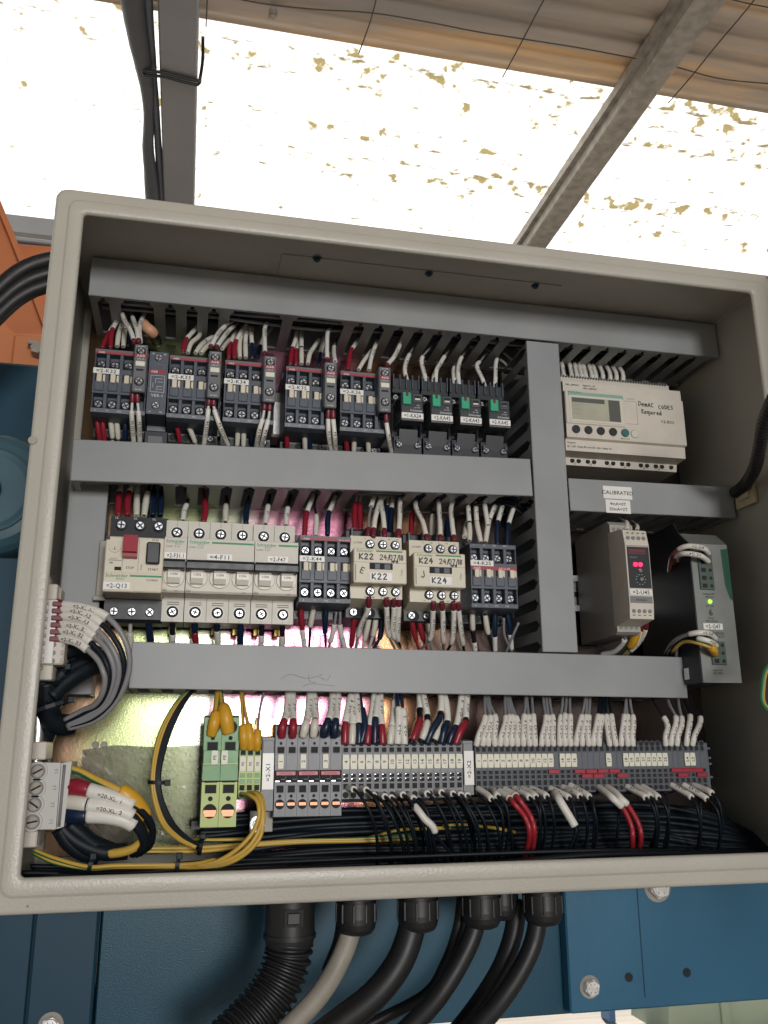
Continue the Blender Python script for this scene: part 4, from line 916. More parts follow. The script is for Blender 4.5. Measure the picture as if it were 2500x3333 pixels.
def jumper(x, z, w_, label, group):
    b = MB(); b.box(0, w_, -1.8, .2, -1.7, 1.7, JUMP, .4); b.box(w_*.18, w_*.82, -1.9, -1.7, -.9, .9, RED)
    return tag(b.build('jumper', None, (x, YT-.6, z)), label, 'jumper', group)
for i in range(3): jumper(165.2+17.4*i, 58.2-.05*i, 15.4, 'red jumper across the wide grey terminals, under marker %s' % ('one', 'two', 'three')[i], 'red jumpers on the wide terminals')
# first numbered strip
src = None
for i in range(16):
    t = thing('terminal', 'narrow grey terminal carrying marker %d of the first strip' % (i+4), 'terminal', (217+6.2*i, YT, 60), TG4)
    if not src:
        b = base_small('t', 6.16, 19, -21.5, GREYT, (15.2, -12.2), (), (-4.2, -7.6)); rhole(b, 3.1, 20.4, 2.4, fr=GREYT); rhole(b, 3.1, -18.6, 2.4, fr=GREYT)
        b.box(1.4, 2.4, -.7, -.4, -3.4, -3.0, BRIGHT); b.box(1.4, 2.2, -.7, -.4, -6.8, -6.4, BRIGHT); src = b.build('terminal_body', t)
    else: put(src, t, (0, 0, 0))
    marker(t, 3.1, 6.3, 5.7, 10.9, str(i+4), 2.7)
# second strip
src = None
nums = {}
for i in range(13): nums[i] = str(i+1)
nums.update({14: '14', 15: '15', 16: '16', 22: '17', 25: '18', 26: '19', 27: '20', 28: '21', 29: '22', 30: '23', 31: '24', 32: '25', 36: 'L4', 37: 'L5'})
last = ''
for i in range(40):
    lab = ('slim slate terminal carrying marker %s of the second strip' % nums[i]) if i in nums else 'slim slate terminal of the second strip without marker, after marker %s' % last
    last = nums.get(i, last)
    t = thing('terminal', lab, 'terminal', (326.8+5.22*i, YT, 59.7), TG5)
    if not src:
        b = base_small('t', 5.18, 18.6, -19, GREYD, (15.2, -11.0), (), (-2.6, -6.4)); rhole(b, 2.6, 19.6, 2.0, fr=GREYD); rhole(b, 2.6, -16, 2.0, fr=GREYD); src = b.build('terminal_body', t)
    else: put(src, t, (0, 0, 0))
    if i in nums: marker(t, 2.6, 6.5, 5.05, 10.6, nums[i], 2.6)
for k, (i, row) in enumerate(((12, 0), (16.4, 0), (18.4, 0), (20.4, 0), (22.4, 0), (17.6, 1), (19.6, 1), (23.7, 1), (33.4, 0), (35.3, 0), (37.2, 0), (34.5, 1), (38.0, 1))):
    wh = ('below marker 13', 'first below marker 16', 'second after marker 16', 'third after marker 16', 'below marker 17', 'lower one after marker 16', 'lower one before marker 17', 'lower one before marker 18', 'after marker 25', 'below marker L4', 'below marker L5', 'lower one before marker L4', 'lower one at the strip end')[k]
    jumper(326.8+5.22*i, 57.2-3.9*row, 10.0, 'dark red jumper in the second strip, ' + wh, 'dark red jumpers in the second strip')
def holder(x, w_, z0, z1, txt, lab, tz0, tz1):
    t = thing('label_holder', lab, 'label holder', (x, YT, 60)); b = MB(); tprofile(b, 0, w_, z1-60, z0-60, GREYT, 4); b.box(.4, w_-.4, -.8, 0, z1-60-12, z1-60-2, GREYT, .4); b.build('bracket', t)
    b = MB(); b.box(.2, w_-.2, -2.4, -.9, tz0-60, tz1-60, LBL, .2); b.text(txt, w_/2, -2.5, (tz0+tz1)/2-60-1, 3.2, INK, rot=90, sx=1.1); b.build('strip_label', t)
holder(154.4, 9.3, 31, 85, '=2-X1', 'white upright strip label reading X1 in its grey holder', 46.4, 73.4)
holder(316.6, 8.6, 40, 82, '=2-X2', 'white upright strip label reading X2 in its grey holder', 47.6, 74.2)
b = MB(); b.box(535.8, 540, 94, 120, 42, 80, GREYD, .6)
for z in (51, 62, 67, 75): b.box(539, 545, 98, 104, z-1, z+1, GREYD, .3)
tag(b.build('end_plate'), 'grey end plate with pegs at the far end of the second strip', 'end plate')
# rail supports
for x, zs, lb in ((149.5, (76, 101), 'bright metal rail bracket with a round screw above the strip label X1'), (150, (14, 30), 'lower metal rail bracket with a screw below the strip label X1')):
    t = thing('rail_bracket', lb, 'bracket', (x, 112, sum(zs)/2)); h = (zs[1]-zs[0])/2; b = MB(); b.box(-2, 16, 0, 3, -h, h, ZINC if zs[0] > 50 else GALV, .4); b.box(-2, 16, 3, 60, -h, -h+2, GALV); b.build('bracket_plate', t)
    b = MB(); b.cyl((4, 0, 0), (4, -1, 0), 6, 6, BRIGHT, 24, 2); b.cyl((4, -1, 0), (4, -4, 0), 3.8, 3.4, SCREW, 20, 2); b.cyl((4, -4, 0), (4, -4.1, 0), 1.6, 1.6, HOLE, 6, 2); b.build('bracket_screw', t, (0, 0, -2))
b = MB(); b.box(104, 556, 128, 172, 16, 22, BLK); tag(b.build('rail_spacer'), 'dark spacer bar under the raised terminal rail', 'spacer')

# ================================================================== wires
BM = {'R': BOOTR, 'B': BOOTB, 'W': BOOTW, 'K': BOOTK, 'Y': BOOTY, 'D': WBLU, 'P': BURG}
WM = {'g': GREYW, 'w': WREN, 'k': BOOTK, 'r': WRED, 'b': WBLU, 'n': WBRN, 'y': WYEL}
CN = {'R': 'red', 'B': 'dark blue', 'W': 'white', 'K': 'black', 'Y': 'yellow', 'P': 'burgundy', 'D': 'dark blue'}
WN = {'g': 'grey', 'w': 'white', 'k': 'black', 'r': 'red', 'b': 'dark blue', 'n': 'reddish brown', 'y': 'yellow', 'G': 'green and yellow'}
_CNT = {}
ORD = 'first second third fourth fifth sixth seventh eighth ninth tenth eleventh twelfth thirteenth fourteenth fifteenth sixteenth seventeenth eighteenth nineteenth twentieth'.split()
def wire(z, pts, Y, spec='', wc='g', r=1.25, where='', cat='wire', name='control_wire', label=None, group=None, br=None):
    """pts from the terminal outwards; spec: boots (R B W K Y) and marker sleeves (S) with the percentage of the length at which each ends."""
    n = len(pts); ys = Y if isinstance(Y, (list, tuple)) else (Y, Y)
    if len(ys) != n:
        ys = [ys[0]+(ys[1]-ys[0])*(i/(n-1))**1.4 for i in range(n)]
    if z == '*': w3 = [Vector(p) for p in pts]
    elif z == '.': w3 = [P(p[0], p[1], y) for p, y in zip(pts, ys)]
    else: w3 = [P(*zp(z, *p), y) for p, y in zip(pts, ys)]
    sp = spline(w3, 2.2); L = arclen(sp); T = L[-1]
    b = MB()
    if wc == 'G': b.tube(sp, r, WYEL, 10, WGRN, twist=.035)
    else: b.tube(sp, r, WM[wc], 7)
    o = b.build(name)
    s0 = 0; bits = []; br = br or r*1.62
    for tok in spec.split():
        txt = None
        if ':' in tok: tok, txt = tok.split(':'); txt = txt.replace('_', ' ')
        k = tok[0]; s1 = T*float(tok[1:])/100; sg = sub(sp, L, s0, s1)
        if k != '-':
            m = SLEEVE if k == 'S' else BM[k]; q = MB(); nn = len(sg)
            if k == 'S': rr = [br*1.02]*nn
            else: rr = [br*(.86+.28*sin(pi*min(1, (i/(nn-1))*.75+.12))) for i in range(nn)]
            if k == 'K': rr = [br*.9]*nn
            q.tube(sg, rr, m, 10)
            if k == 'S':
                sl = arclen(sg)[-1]
                if txt: wraptext(q, sg, txt, br*1.02+.06, 2.3 if br < 2.4 else 2.7)
                bits.append('marker')
                q.build('marker_sleeve', o)
            else: bits.append(CN[k]); q.build('ferrule_boot', o)
        s0 = s1
    col = [c for c in bits if c != 'marker']
    if not label:
        d = (WN[wc]+' wire') + ((' with '+' and '.join(dict.fromkeys(col))+(' boot' if len(set(col)) == 1 else ' boots')) if col else (' with marker sleeve' if bits else ''))
        i = _CNT.get(where, 0); _CNT[where] = i+1
        label = '%s, %s of the wires %s' % (d, ORD[i] if i < 20 else ('twenty '+ORD[i-20]) if i < 40 else 'far', where)
        if len(label.split()) > 16: label = label.replace(' of the wires', '').replace('dark blue', 'blue')
        if len(label.split()) > 16: print('LONG', label)
    return tag(o, label, cat, group or ('wires '+where if where else None))
def wraptext(q, sg, txt, r, th):
    v, f, wd = text2d(txt); k = th/.70; L = arclen(sg); T = L[-1]
    if wd*k > T*.86: k = T*.86/wd
    fr = frames(sg); s0 = (T-wd*k)/2; out = []
    up = (sg[-1]-sg[0]).z > -.2*(sg[-1]-sg[0]).length or True
    dv = sg[-1]-sg[0]; rev = (dv.x < 0) if abs(dv.x) > .55*T else (dv.z < 0)
    n = len(sg)
    for x, y in v:
        s = s0+x*k; h = (y-.35)*k
        if rev: s = T-s; h = -h
        j = 0
        while j < n-2 and L[j+1] < s: j += 1
        t = max(0, min(1, (s-L[j])/max(1e-6, L[j+1]-L[j]))); c = sg[j].lerp(sg[j+1], t)
        tan = (sg[j+1]-sg[j]).normalized(); a = Vector((.22, -.95, -.22)); a = (a-tan*a.dot(tan)).normalized(); bb = tan.cross(a)
        an = max(-1.3, min(1.3, h/r)); out.append(c+(a*cos(an)-bb*sin(an)*1.0)*r)
    A, B, C = (out[i] for i in f[0][:3]) if f else (None,)*3
    q.add(out, f, INK)

Wt = lambda *a, **k: wire(*a, **k)
# --- upper row, above the contactors (photo positions, terminal end first)
k = 'above contactor K32'
Wt('a', [(215, 640), (268, 520), (320, 420), (390, 300)], (128, 150), 'R60 S100', 'w', where=k)
Wt('a', [(330, 640), (345, 430), (400, 300), (465, 200)], (124, 150), 'R47 S100:=2-K32_1', 'w', where=k)
Wt('a', [(420, 610), (440, 450), (475, 340), (500, 220)], (124, 152), 'W43 K45 S100:=2-K32', 'w', where=k)
Wt('a', [(505, 615), (520, 440), (540, 330), (520, 200)], (125, 152), 'W43 K45 S100', 'w', where=k)
Wt('a', [(570, 610), (580, 480), (600, 350), (640, 220)], (130, 155), 'B50 S100', 'w', where=k)
Wt('a', [(655, 565), (600, 400), (510, 240), (490, 130), (497, 40)], (94, 150), 'P5 S62:=2-K32_53', 'g', where=k)
Wt('a', [(715, 560), (690, 400), (650, 280), (620, 180), (640, 90)], (94, 152), 'P5 S60:=2-K32_13', 'g', where=k)
Wt('a', [(735, 550), (722, 380), (765, 220), (830, 90)], (100, 155), 'S76:=2-K32', 'g', where=k)
k = 'above contactor K33'
Wt('a', [(1310, 690), (1340, 540), (1420, 440), (1510, 340)], (124, 150), 'R40 S100', 'w', where=k)
Wt('a', [(1375, 700), (1420, 570), (1520, 480), (1560, 380)], (128, 156), 'W90', 'w', where=k)
Wt('b', [(150, 700), (225, 600), (300, 530), (390, 480)], (122, 150), 'W52 K56 S100', 'w', where=k)
Wt('b', [(225, 705), (290, 630), (370, 560), (470, 480)], (126, 156), 'W60', 'w', where=k)
Wt('b', [(355, 625), (430, 480), (530, 355), (680, 265), (900, 190)], (92, 150), 'P3 S45:=2-K33_53', 'g', where=k)
Wt('b', [(435, 625), (520, 500), (620, 380), (760, 260)], (94, 150), 'P3 S72:=2-K33_53', 'g', where=k)
Wt('b', [(510, 640), (570, 560), (660, 480)], (115, 150), 'W70', 'w', where=k)
k = 'above contactor K34'
Wt('b', [(600, 770), (612, 620), (650, 500), (700, 400)], (126, 152), 'R45 S100', 'w', where=k)
Wt('b', [(675, 780), (685, 590), (760, 430), (860, 280)], (122, 150), 'R40 S100:=2-K34_1', 'w', where=k)
Wt('b', [(750, 765), (745, 600), (770, 470), (830, 350)], (124, 155), 'W50 S100', 'w', where=k)
Wt('b', [(830, 765), (825, 600), (835, 450), (890, 330)], (122, 150), 'W36 S100:=2-K34', 'w', where=k)
Wt('b', [(915, 770), (915, 620), (905, 450), (915, 360)], (122, 152), 'B37 S100:=2-K34', 'w', where=k)
Wt('b', [(985, 760), (1015, 640), (1070, 500), (1170, 370)], (124, 156), 'B33 S100', 'w', where=k)
Wt('b', [(1090, 715), (1085, 560), (1085, 380), (1125, 280), (1180, 200)], (92, 150), 'P3 S66:=2-K34_53', 'g', where=k)
k = 'above contactor K35'
Wt('c', [(165, 690), (185, 520), (230, 380), (245, 240)], (122, 152), 'R37 S100:=2-K35', 'w', where=k)
Wt('c', [(235, 690), (235, 560), (262, 450), (270, 330)], (128, 156), 'R42 S100', 'w', where=k)
Wt('c', [(300, 680), (300, 530), (300, 400), (300, 230)], (122, 152), 'W35 K39 S100:=2-K35', 'w', where=k)
Wt('c', [(375, 680), (400, 560), (450, 480), (510, 390)], (124, 152), 'W40 S100', 'w', where=k)
Wt('c', [(505, 700), (520, 580), (548, 480), (570, 370)], (122, 152), 'B36 S100', 'w', where=k)
Wt('c', [(610, 640), (605, 480), (612, 320), (640, 260), (700, 180)], (92, 150), 'P3 S66', 'g', where=k)
Wt('c', [(705, 650), (690, 570), (690, 480), (720, 380)], (112, 156), 'S60', 'g', where=k)
k = 'above contactor K36'
Wt('c', [(855, 755), (885, 550), (940, 450), (1010, 310)], (122, 150), 'R47 S80:=2-K36', 'g', where=k)
Wt('c', [(985, 750), (1050, 640), (1120, 550), (1180, 460)], (126, 155), 'S78', 'w', where=k)
Wt('c', [(1110, 755), (1140, 600), (1190, 450), (1240, 320)], (120, 150), 'S76:=2-K36', 'g', where=k)
Wt('c', [(1320, 695), (1400, 610), (1465, 490), (1490, 400), (1500, 310)], (92, 145), 'P3 S54:=2-K36_53', 'g', where=k)
k = 'above the plug-in relays'
for pts, sp in (([(270, 690), (238, 550), (262, 430), (300, 350), (370, 230)], 'S64:=1-KA24'), ([(500, 725), (460, 580), (432, 420), (520, 300), (580, 220)], 'S52:=2-KA42'), ([(560, 715), (580, 600), (620, 520), (680, 420)], 'S40'), ([(592, 710), (600, 560), (640, 480), (690, 395), (760, 300)], 'S72:=2-KA43'),
                ([(812, 745), (800, 620), (802, 530), (860, 420)], 'S64:=2-KA43'), ([(872, 755), (850, 600), (855, 500), (885, 410), (960, 300)], 'S72:=2-KA43'), ([(1180, 815), (1130, 650), (1065, 500), (1110, 440), (1190, 330)], 'S64:=2-KA45'), ([(1270, 805), (1280, 620), (1285, 460), (1330, 350)], 'S76:=2-KA45')):
    Wt('d', pts, (116, 145), sp, 'g', r=1.05, where=k, br=2.1)
for j, pts in enumerate(([(1150, 350), (1210, 390)], [(1170, 310), (1235, 345)], [(1370, 345), (1470, 430)], [(1320, 415), (1420, 500)], [(1440, 245), (1570, 315)], [(985, 280), (1050, 300)])):
    Wt('d', [pts[0], ((pts[0][0]+pts[1][0])/2, (pts[0][1]+pts[1][1])/2-6), pts[1]], (150, 150), '', 'w', r=1.3, where='crossing inside the topmost duct above the relays')
# --- upper row, below the contactors
def low(z, k, rows, Y=(116, 128)):
    for pts, sp, c in rows: Wt(z, pts, Y, sp, c, where=k)
low('A', 'below contactor K32', [([(148, 950), (165, 1060), (183, 1180)], 'R92', 'r'), ([(195, 955), (205, 1060), (218, 1180)], 'R92', 'r'), ([(258, 975), (270, 1070), (278, 1180)], 'W75 K78', 'w'), ([(303, 975), (315, 1070), (322, 1190)], 'W75 K78', 'w'), ([(370, 970), (375, 1070), (370, 1190)], 'B90', 'b')])
AUXL = ([(430, 775), (428, 840), (424, 960), (440, 1180)], [(465, 775), (470, 850), (480, 980), (487, 1180)])
for p in AUXL: Wt('A', p, [90, 92, 96, 118], 'P18 -32 S96:=2-K32_54', 'w', where='under the auxiliary block of contactor K32')
low('A', 'below contactor K33', [([(760, 985), (780, 1070), (800, 1185)], 'R90', 'r'), ([(850, 1010), (885, 1090), (925, 1190)], 'W85', 'w')])
for p in ([(1022, 820), (1015, 890), (1005, 1000), (978, 1200)], [(1055, 820), (1062, 910), (1110, 1050), (1172, 1200)]): Wt('A', p, [90, 92, 96, 116], 'P14 -20 S97:=2-K33_54', 'w', where='under the auxiliary block of contactor K33')
low('A', 'below contactor K34', [([(1240, 1010), (1242, 1090), (1235, 1205)], 'W92', 'w'), ([(1285, 1010), (1288, 1090), (1285, 1210)], 'W92', 'w'), ([(1350, 1010), (1352, 1090), (1358, 1210)], 'B92', 'b')])
for p in ([(1450, 855), (1440, 950), (1405, 1080), (1380, 1220)], [(1490, 860), (1482, 960), (1450, 1090), (1418, 1220)]): Wt('A', p, [90, 92, 96, 116], 'P14 -30 S97:=2-K34_54', 'w', where='under the auxiliary block of contactor K34')
low('B', 'below contactor K35', [([(158, 745), (155, 790), (155, 870)], 'R92', 'r'), ([(262, 755), (262, 800), (264, 870)], 'W92', 'w'), ([(295, 755), (291, 800), (290, 870)], 'B92', 'b')])
for p in ([(405, 608), (402, 660), (405, 760), (422, 885)], [(430, 608), (434, 690), (442, 780), (446, 885)]): Wt('B', p, [90, 92, 96, 116], 'P20 S97:=2-K35_54', 'w', where='under the auxiliary block of contactor K35')
low('B', 'below contactor K36', [([(505, 755), (510, 800), (517, 885)], 'R85', 'r'), ([(560, 770), (558, 810), (555, 885)], 'W92', 'w'), ([(638, 775), (642, 820), (646, 890)], 'W92', 'w')])
Wt('B', [(750, 625), (752, 690), (765, 780), (783, 890)], [90, 92, 96, 116], 'P22 S97:=2-K36_54', 'w', where='under the auxiliary block of contactor K36')

# --- wires lying inside the trunking, seen through its slots and gaps
random.seed(21)
def inside(x0, x1, z0, slope, where, n):
    for i in range(n):
        y = 112+(i*17) % 46; zz = z0-11+(i*7) % 20; q = []
        for k in range(7):
            x = x0+(x1-x0)*k/6; q.append((x, y+random.uniform(-5, 5), zz+slope*(x-x0)+random.uniform(-3, 3)))
        Wt('*', q, 0, '', 'bkbgkb'[i % 6], r=1.5, where=where)
inside(4, 575, 467.6, 0, 'lying inside the topmost duct', 12); inside(2, 380, 302, .0253, 'lying inside the middle duct', 10)
p0 = [P(*zp('a', x, y), yy) for (x, y), yy in zip(((690, 120), (740, 260), (820, 360), (900, 430), (960, 560)), (150, 138, 128, 130, 150))]
sp = spline(p0, 2); L_ = arclen(sp); b = MB(); b.tube(sp, 4.6, BOOTK, 12); tc_ = b.build('sheathed_cable'); tag(tc_, 'black sheathed cable with a peach tape band above the interlock block', 'cable')
b = MB(); b.tube(sub(sp, L_, L_[-1]*.42, L_[-1]*.72), 5.0, mat('peach tape', (.62, .33, .20), .5), 14); b.build('tape_band', tc_)
# --- middle row
k = 'above the motor breaker'
for pts, sp, c in (([(300, 440), (303, 300), (325, 190)], 'R58 S100:2-Q', 'w'), ([(363, 440), (370, 300), (415, 180)], 'R58 S100:2-Q', 'w'), ([(430, 440), (433, 320), (440, 200)], 'W48 S100', 'w'), ([(485, 440), (505, 300), (530, 200)], 'W60 K66', 'b'), ([(548, 440), (550, 320), (560, 200)], 'B70', 'b'), ([(600, 440), (606, 330), (620, 200)], 'B70', 'b')): Wt('D', pts, (122, 150), sp, c, r=1.5, where=k, br=2.5)
k = 'above the white breakers'
for pts, sp, c in (([(765, 475), (775, 400), (800, 330), (790, 240)], 'S45:2', 'k'), ([(912, 490), (928, 400), (920, 320), (915, 240)], 'R62', 'n'), ([(1070, 485), (1072, 390), (1080, 300)], 'W60', 'k'), ([(1218, 500), (1222, 400), (1240, 300)], 'B75', 'b'), ([(1358, 500), (1372, 400), (1390, 290)], 'S60:=2', 'k'), ([(1505, 510), (1516, 400), (1540, 290)], 'S52:=2', 'k')): Wt('D', pts, (128, 150), sp, c, r=1.5, where=k, br=2.4)
k = 'below the white breakers'
for pts, sp, c in (([(385, 1190), (385, 1260), (385, 1400)], '-45 W100', 'w'), ([(512, 1190), (525, 1280), (538, 1400)], 'B100', 'b'), ([(690, 1195), (690, 1280), (688, 1400)], 'K45 S90:2', 'w'), ([(850, 1195), (850, 1280), (862, 1400)], 'B38 R84', 'k'), ([(1010, 1195), (1010, 1270), (1022, 1400)], 'B34 W80', 'k'), ([(1182, 1195), (1178, 1290), (1176, 1400)], 'B100', 'b'), ([(1335, 1195), (1330, 1290), (1324, 1410)], 'K45 S90:2', 'w'), ([(1480, 1200), (1480, 1300), (1474, 1410)], 'K45 W90', 'w')): Wt('D', pts, (128, 146), sp, c, r=1.7, where=k, br=2.6)
k = 'above contactor K44'
for pts, sp, c in (([(118, 385), (130, 250), (165, 150), (195, 70)], 'R42 S80:2', 'w'), ([(190, 380), (195, 265), (183, 180), (200, 80)], 'W38', 'k'), ([(265, 375), (270, 250), (300, 170), (335, 80)], 'B42 S80:2', 'k')): Wt('E', pts, (124, 150), sp, c, where=k, br=2.2)
k = 'below contactor K44'
for pts, sp, c in (([(98, 820), (103, 950), (122, 1100)], 'R52 S98:2', 'w'), ([(180, 830), (158, 950), (148, 1100)], 'W45', 'k'), ([(258, 825), (250, 950), (255, 1100)], 'B60', 'b'), ([(322, 860), (303, 980), (268, 1110)], '-30 S75', 'g'), ([(345, 860), (348, 980), (380, 1110)], '-30 S95:2', 'g')): Wt('E', pts, (124, 146), sp, c, where=k, br=2.2)
k = 'above contactor K22'
for pts, sp, c, y in (([(437, 345), (440, 190), (462, 80)], 'R58', 'w', 124), ([(475, 345), (470, 190), (485, 80)], 'R58', 'w', 126), ([(523, 385), (530, 260), (555, 150), (590, 80)], 'P12 -50 S98:=4-K22', 'g', 100), ([(555, 390), (570, 260), (605, 155), (665, 95)], 'P12 S80:=4-K22_63', 'g', 96), ([(630, 390), (620, 260), (603, 150), (610, 80)], 'P12 S80:=4-K22_21', 'g', 98),
                     ([(665, 385), (672, 210), (692, 85)], 'B52 S98:=4-K22', 'g', 122), ([(640, 380), (645, 210), (655, 90)], 'B58', 'w', 126), ([(715, 395), (724, 270), (727, 155), (742, 80)], 'P12 S78:=4-K22_A1', 'g', 98)): Wt('E', pts, (y, 148), sp, c, where=k, br=2.2)
k = 'below contactor K22'
for pts, sp, c, y in (([(528, 765), (522, 850), (475, 960), (438, 1120)], 'P17 S72:=4-K22_64', 'g', 96), ([(440, 870), (430, 960), (415, 1100)], 'R90', 'r', 122), ([(535, 880), (512, 990), (485, 1110)], 'W70', 'w', 124), ([(575, 880), (560, 990), (520, 1120)], 'W55', 'w', 124), ([(638, 770), (642, 860), (652, 1000), (700, 1110)], 'P14 S66:=4-K22_22', 'g', 96), ([(685, 770), (688, 860), (684, 1010), (745, 1120)], 'P14 S66:=4-K22_A2', 'g', 97), ([(718, 770), (718, 860), (712, 1020), (735, 1110)], 'P14 S72:=4-K22_A2', 'k', 98), ([(610, 900), (600, 1020), (550, 1110)], 'B60', 'b', 128)): Wt('E', pts, (y, 140), sp, c, where=k, br=2.2)
k = 'above contactor K24'
for pts, sp, c, y in (([(795, 390), (805, 250), (838, 130)], 'R60', 'w', 124), ([(900, 410), (870, 290), (825, 185), (850, 90)], 'P8 S70:=4-K24_53', 'g', 98), ([(928, 400), (932, 260), (955, 140)], 'W52 K58', 'g', 122), ([(982, 412), (980, 300), (972, 185), (970, 95)], 'P8 S74:=4-K24_21', 'g', 97), ([(1072, 415), (1056, 290), (1052, 190), (1095, 110)], 'P8 S74:=4-K24_A1', 'g', 98), ([(1020, 405), (1025, 260)], 'B80', 'b', 126)): Wt('E', pts, (y, 148), sp, c, where=k, br=2.2)
k = 'below contactor K24'
for pts, sp, c, y in (([(798, 880), (812, 980), (845, 1100)], 'R72', 'r', 122), ([(840, 880), (862, 990), (895, 1100)], 'R72', 'r', 124), ([(905, 880), (905, 980), (930, 1100)], 'W48', 'g', 126), ([(938, 795), (935, 880), (922, 1020), (850, 1110)], 'P15 S70:=4-K24_64', 'g', 96), ([(990, 795), (998, 880), (1000, 1030), (1005, 1110)], 'P15 S74:=4-K24_22', 'g', 96), ([(1062, 795), (1068, 880), (1060, 1030), (1022, 1120)], 'P15 S76:=4-K24_A2', 'k', 96), ([(1092, 795), (1102, 880), (1120, 1030), (1135, 1120)], 'P15 S78:=4-K24_A2', 'k', 97)): Wt('E', pts, (y, 138), sp, c, where=k, br=2.2)
k = 'above contactor K25'
for pts, sp, c in (([(1135, 385), (1150, 290)], 'W100', 'w'), ([(1168, 410), (1168, 330), (1160, 220), (1155, 130)], 'W36 K39 S75:=4-', 'k'), ([(1240, 420), (1215, 300), (1210, 190), (1215, 140)], 'W40 S82:=4-K25', 'k'), ([(1270, 420), (1290, 290), (1330, 185), (1345, 140)], 'W40 K42 S84:=4-K25', 'k'), ([(1285, 310), (1265, 190), (1260, 140)], 'S80', 'k'), ([(1345, 440), (1345, 310), (1375, 195), (1385, 140)], 'B42 S82:=4-K25', 'k'), ([(1405, 450), (1413, 320), (1445, 210), (1470, 150)], 'B40 S80', 'k')): Wt('E', pts, (116, 140), sp, c, where=k, br=2.2)
k = 'below contactor K25'
for pts, sp, c in (([(1185, 840), (1187, 950), (1205, 1120)], '-12 W48 K76 S96:2', 'k'), ([(1262, 840), (1280, 970), (1318, 1120)], '-14 W55', 'k'), ([(1330, 840), (1328, 990), (1330, 1120)], 'B60 S96', 'b'), ([(1400, 840), (1424, 980), (1436, 1120)], 'B56 S92', 'b'), ([(1385, 900), (1390, 1010), (1440, 1120)], '', 'g'), ([(1480, 930), (1440, 1020), (1400, 1120)], '', 'g')): Wt('E', pts, (122, 142), sp, c, where=k, br=2.3)
for j, pts in enumerate(([(1220, 140), (1330, 128), (1440, 140), (1540, 190)], [(1230, 165), (1350, 150), (1460, 175), (1545, 230)], [(1200, 185), (1340, 175), (1430, 190), (1530, 260)], [(1440, 120), (1500, 130), (1550, 175)], [(1460, 140), (1510, 160), (1550, 215)])):
    Wt('E', pts, (122+j*3, 130), '', 'k' if j < 3 else 'g', r=1.9, where='crossing out of the middle duct above contactor K25')
for i, (x, z) in enumerate(((1245, 128), (1335, 125), (1405, 140))): pass
# --- controller, converter, power supply
for i, x in enumerate((362, 412, 446, 476, 502, 540, 566, 610, 656, 696, 738)):
    Wt('C', [(x, 372), (x-3, 320), (x-18-i*1.2, 250+i*3), (x-46-i*1.5, 185+i*4)], (128, 150), 'S58:=2-B32', 'g', where='entering the top of the cream controller', br=2.3)
Wt('e', [(1030, 490), (1025, 400), (965, 365), (910, 310)], (90, 130), 'W34', 'w', r=1.3, where='entering the top of the slim converter'); Wt('e', [(1162, 490), (1158, 440), (1100, 385), (1030, 330)], (90, 130), 'W30', 'g', r=1.1, where='entering the top of the slim converter')
Wt('e', [(1190, 1660), (1170, 1780), (1090, 1960), (960, 2110)], (92, 130), '-26 Y68', 'G', r=1.4, where='below the slim converter', br=3.6)
Wt('e', [(1285, 1660), (1265, 1790), (1180, 1950), (1010, 2110)], (92, 130), 'P20 S84:=2-U45_25', 'g', where='below the slim converter'); Wt('e', [(1240, 1660), (1220, 1790), (1140, 1970), (990, 2100)], (95, 132), 'P24 S60', 'y', where='below the slim converter')
Wt('e', [(1000, 1900), (960, 1970), (860, 2060), (700, 2100)], (110, 140), '', 'w', r=2.6, where='below the slim converter'); Wt('e', [(1010, 1830), (1000, 1920)], (105, 112), '', 'g', r=1.5, where='below the slim converter')
k = 'at the upper terminal of the power supply'
Wt('f', [(862, 465), (800, 400), (620, 372), (480, 420), (395, 530), (380, 740), (430, 900)], [61, 52, 55, 66, 80, 110, 140], 'S30:=2-G47', 'n', r=1.9, where=k, br=2.3); Wt('f', [(862, 565), (760, 492), (580, 465), (470, 500), (430, 620), (450, 800)], [61, 52, 56, 70, 95, 130], 'S40:=2-G47', 'n', r=1.5, where=k, br=2.3)
k = 'at the lower terminal of the power supply'
Wt('f', [(950, 1520), (860, 1455), (700, 1450), (520, 1500), (400, 1590), (330, 1720)], [61, 52, 54, 70, 90, 120], 'S34:=2-G47', 'g', r=1.8, where=k, br=2.3); Wt('f', [(960, 1610), (890, 1560), (760, 1525), (600, 1515), (420, 1640), (360, 1750)], [61, 52, 54, 70, 90, 120], 'S28:=2-G', 'k', r=1.8, where=k, br=2.3)
Wt('f', [(945, 1710), (905, 1640), (740, 1580), (560, 1560), (430, 1660), (380, 1740)], [61, 52, 54, 70, 90, 118], 'Y16', 'G', r=1.5, where=k, br=3.0); Wt('f', [(475, 1600), (465, 1680), (460, 1780)], (92, 100), '', 'g', r=1.5, where=k)
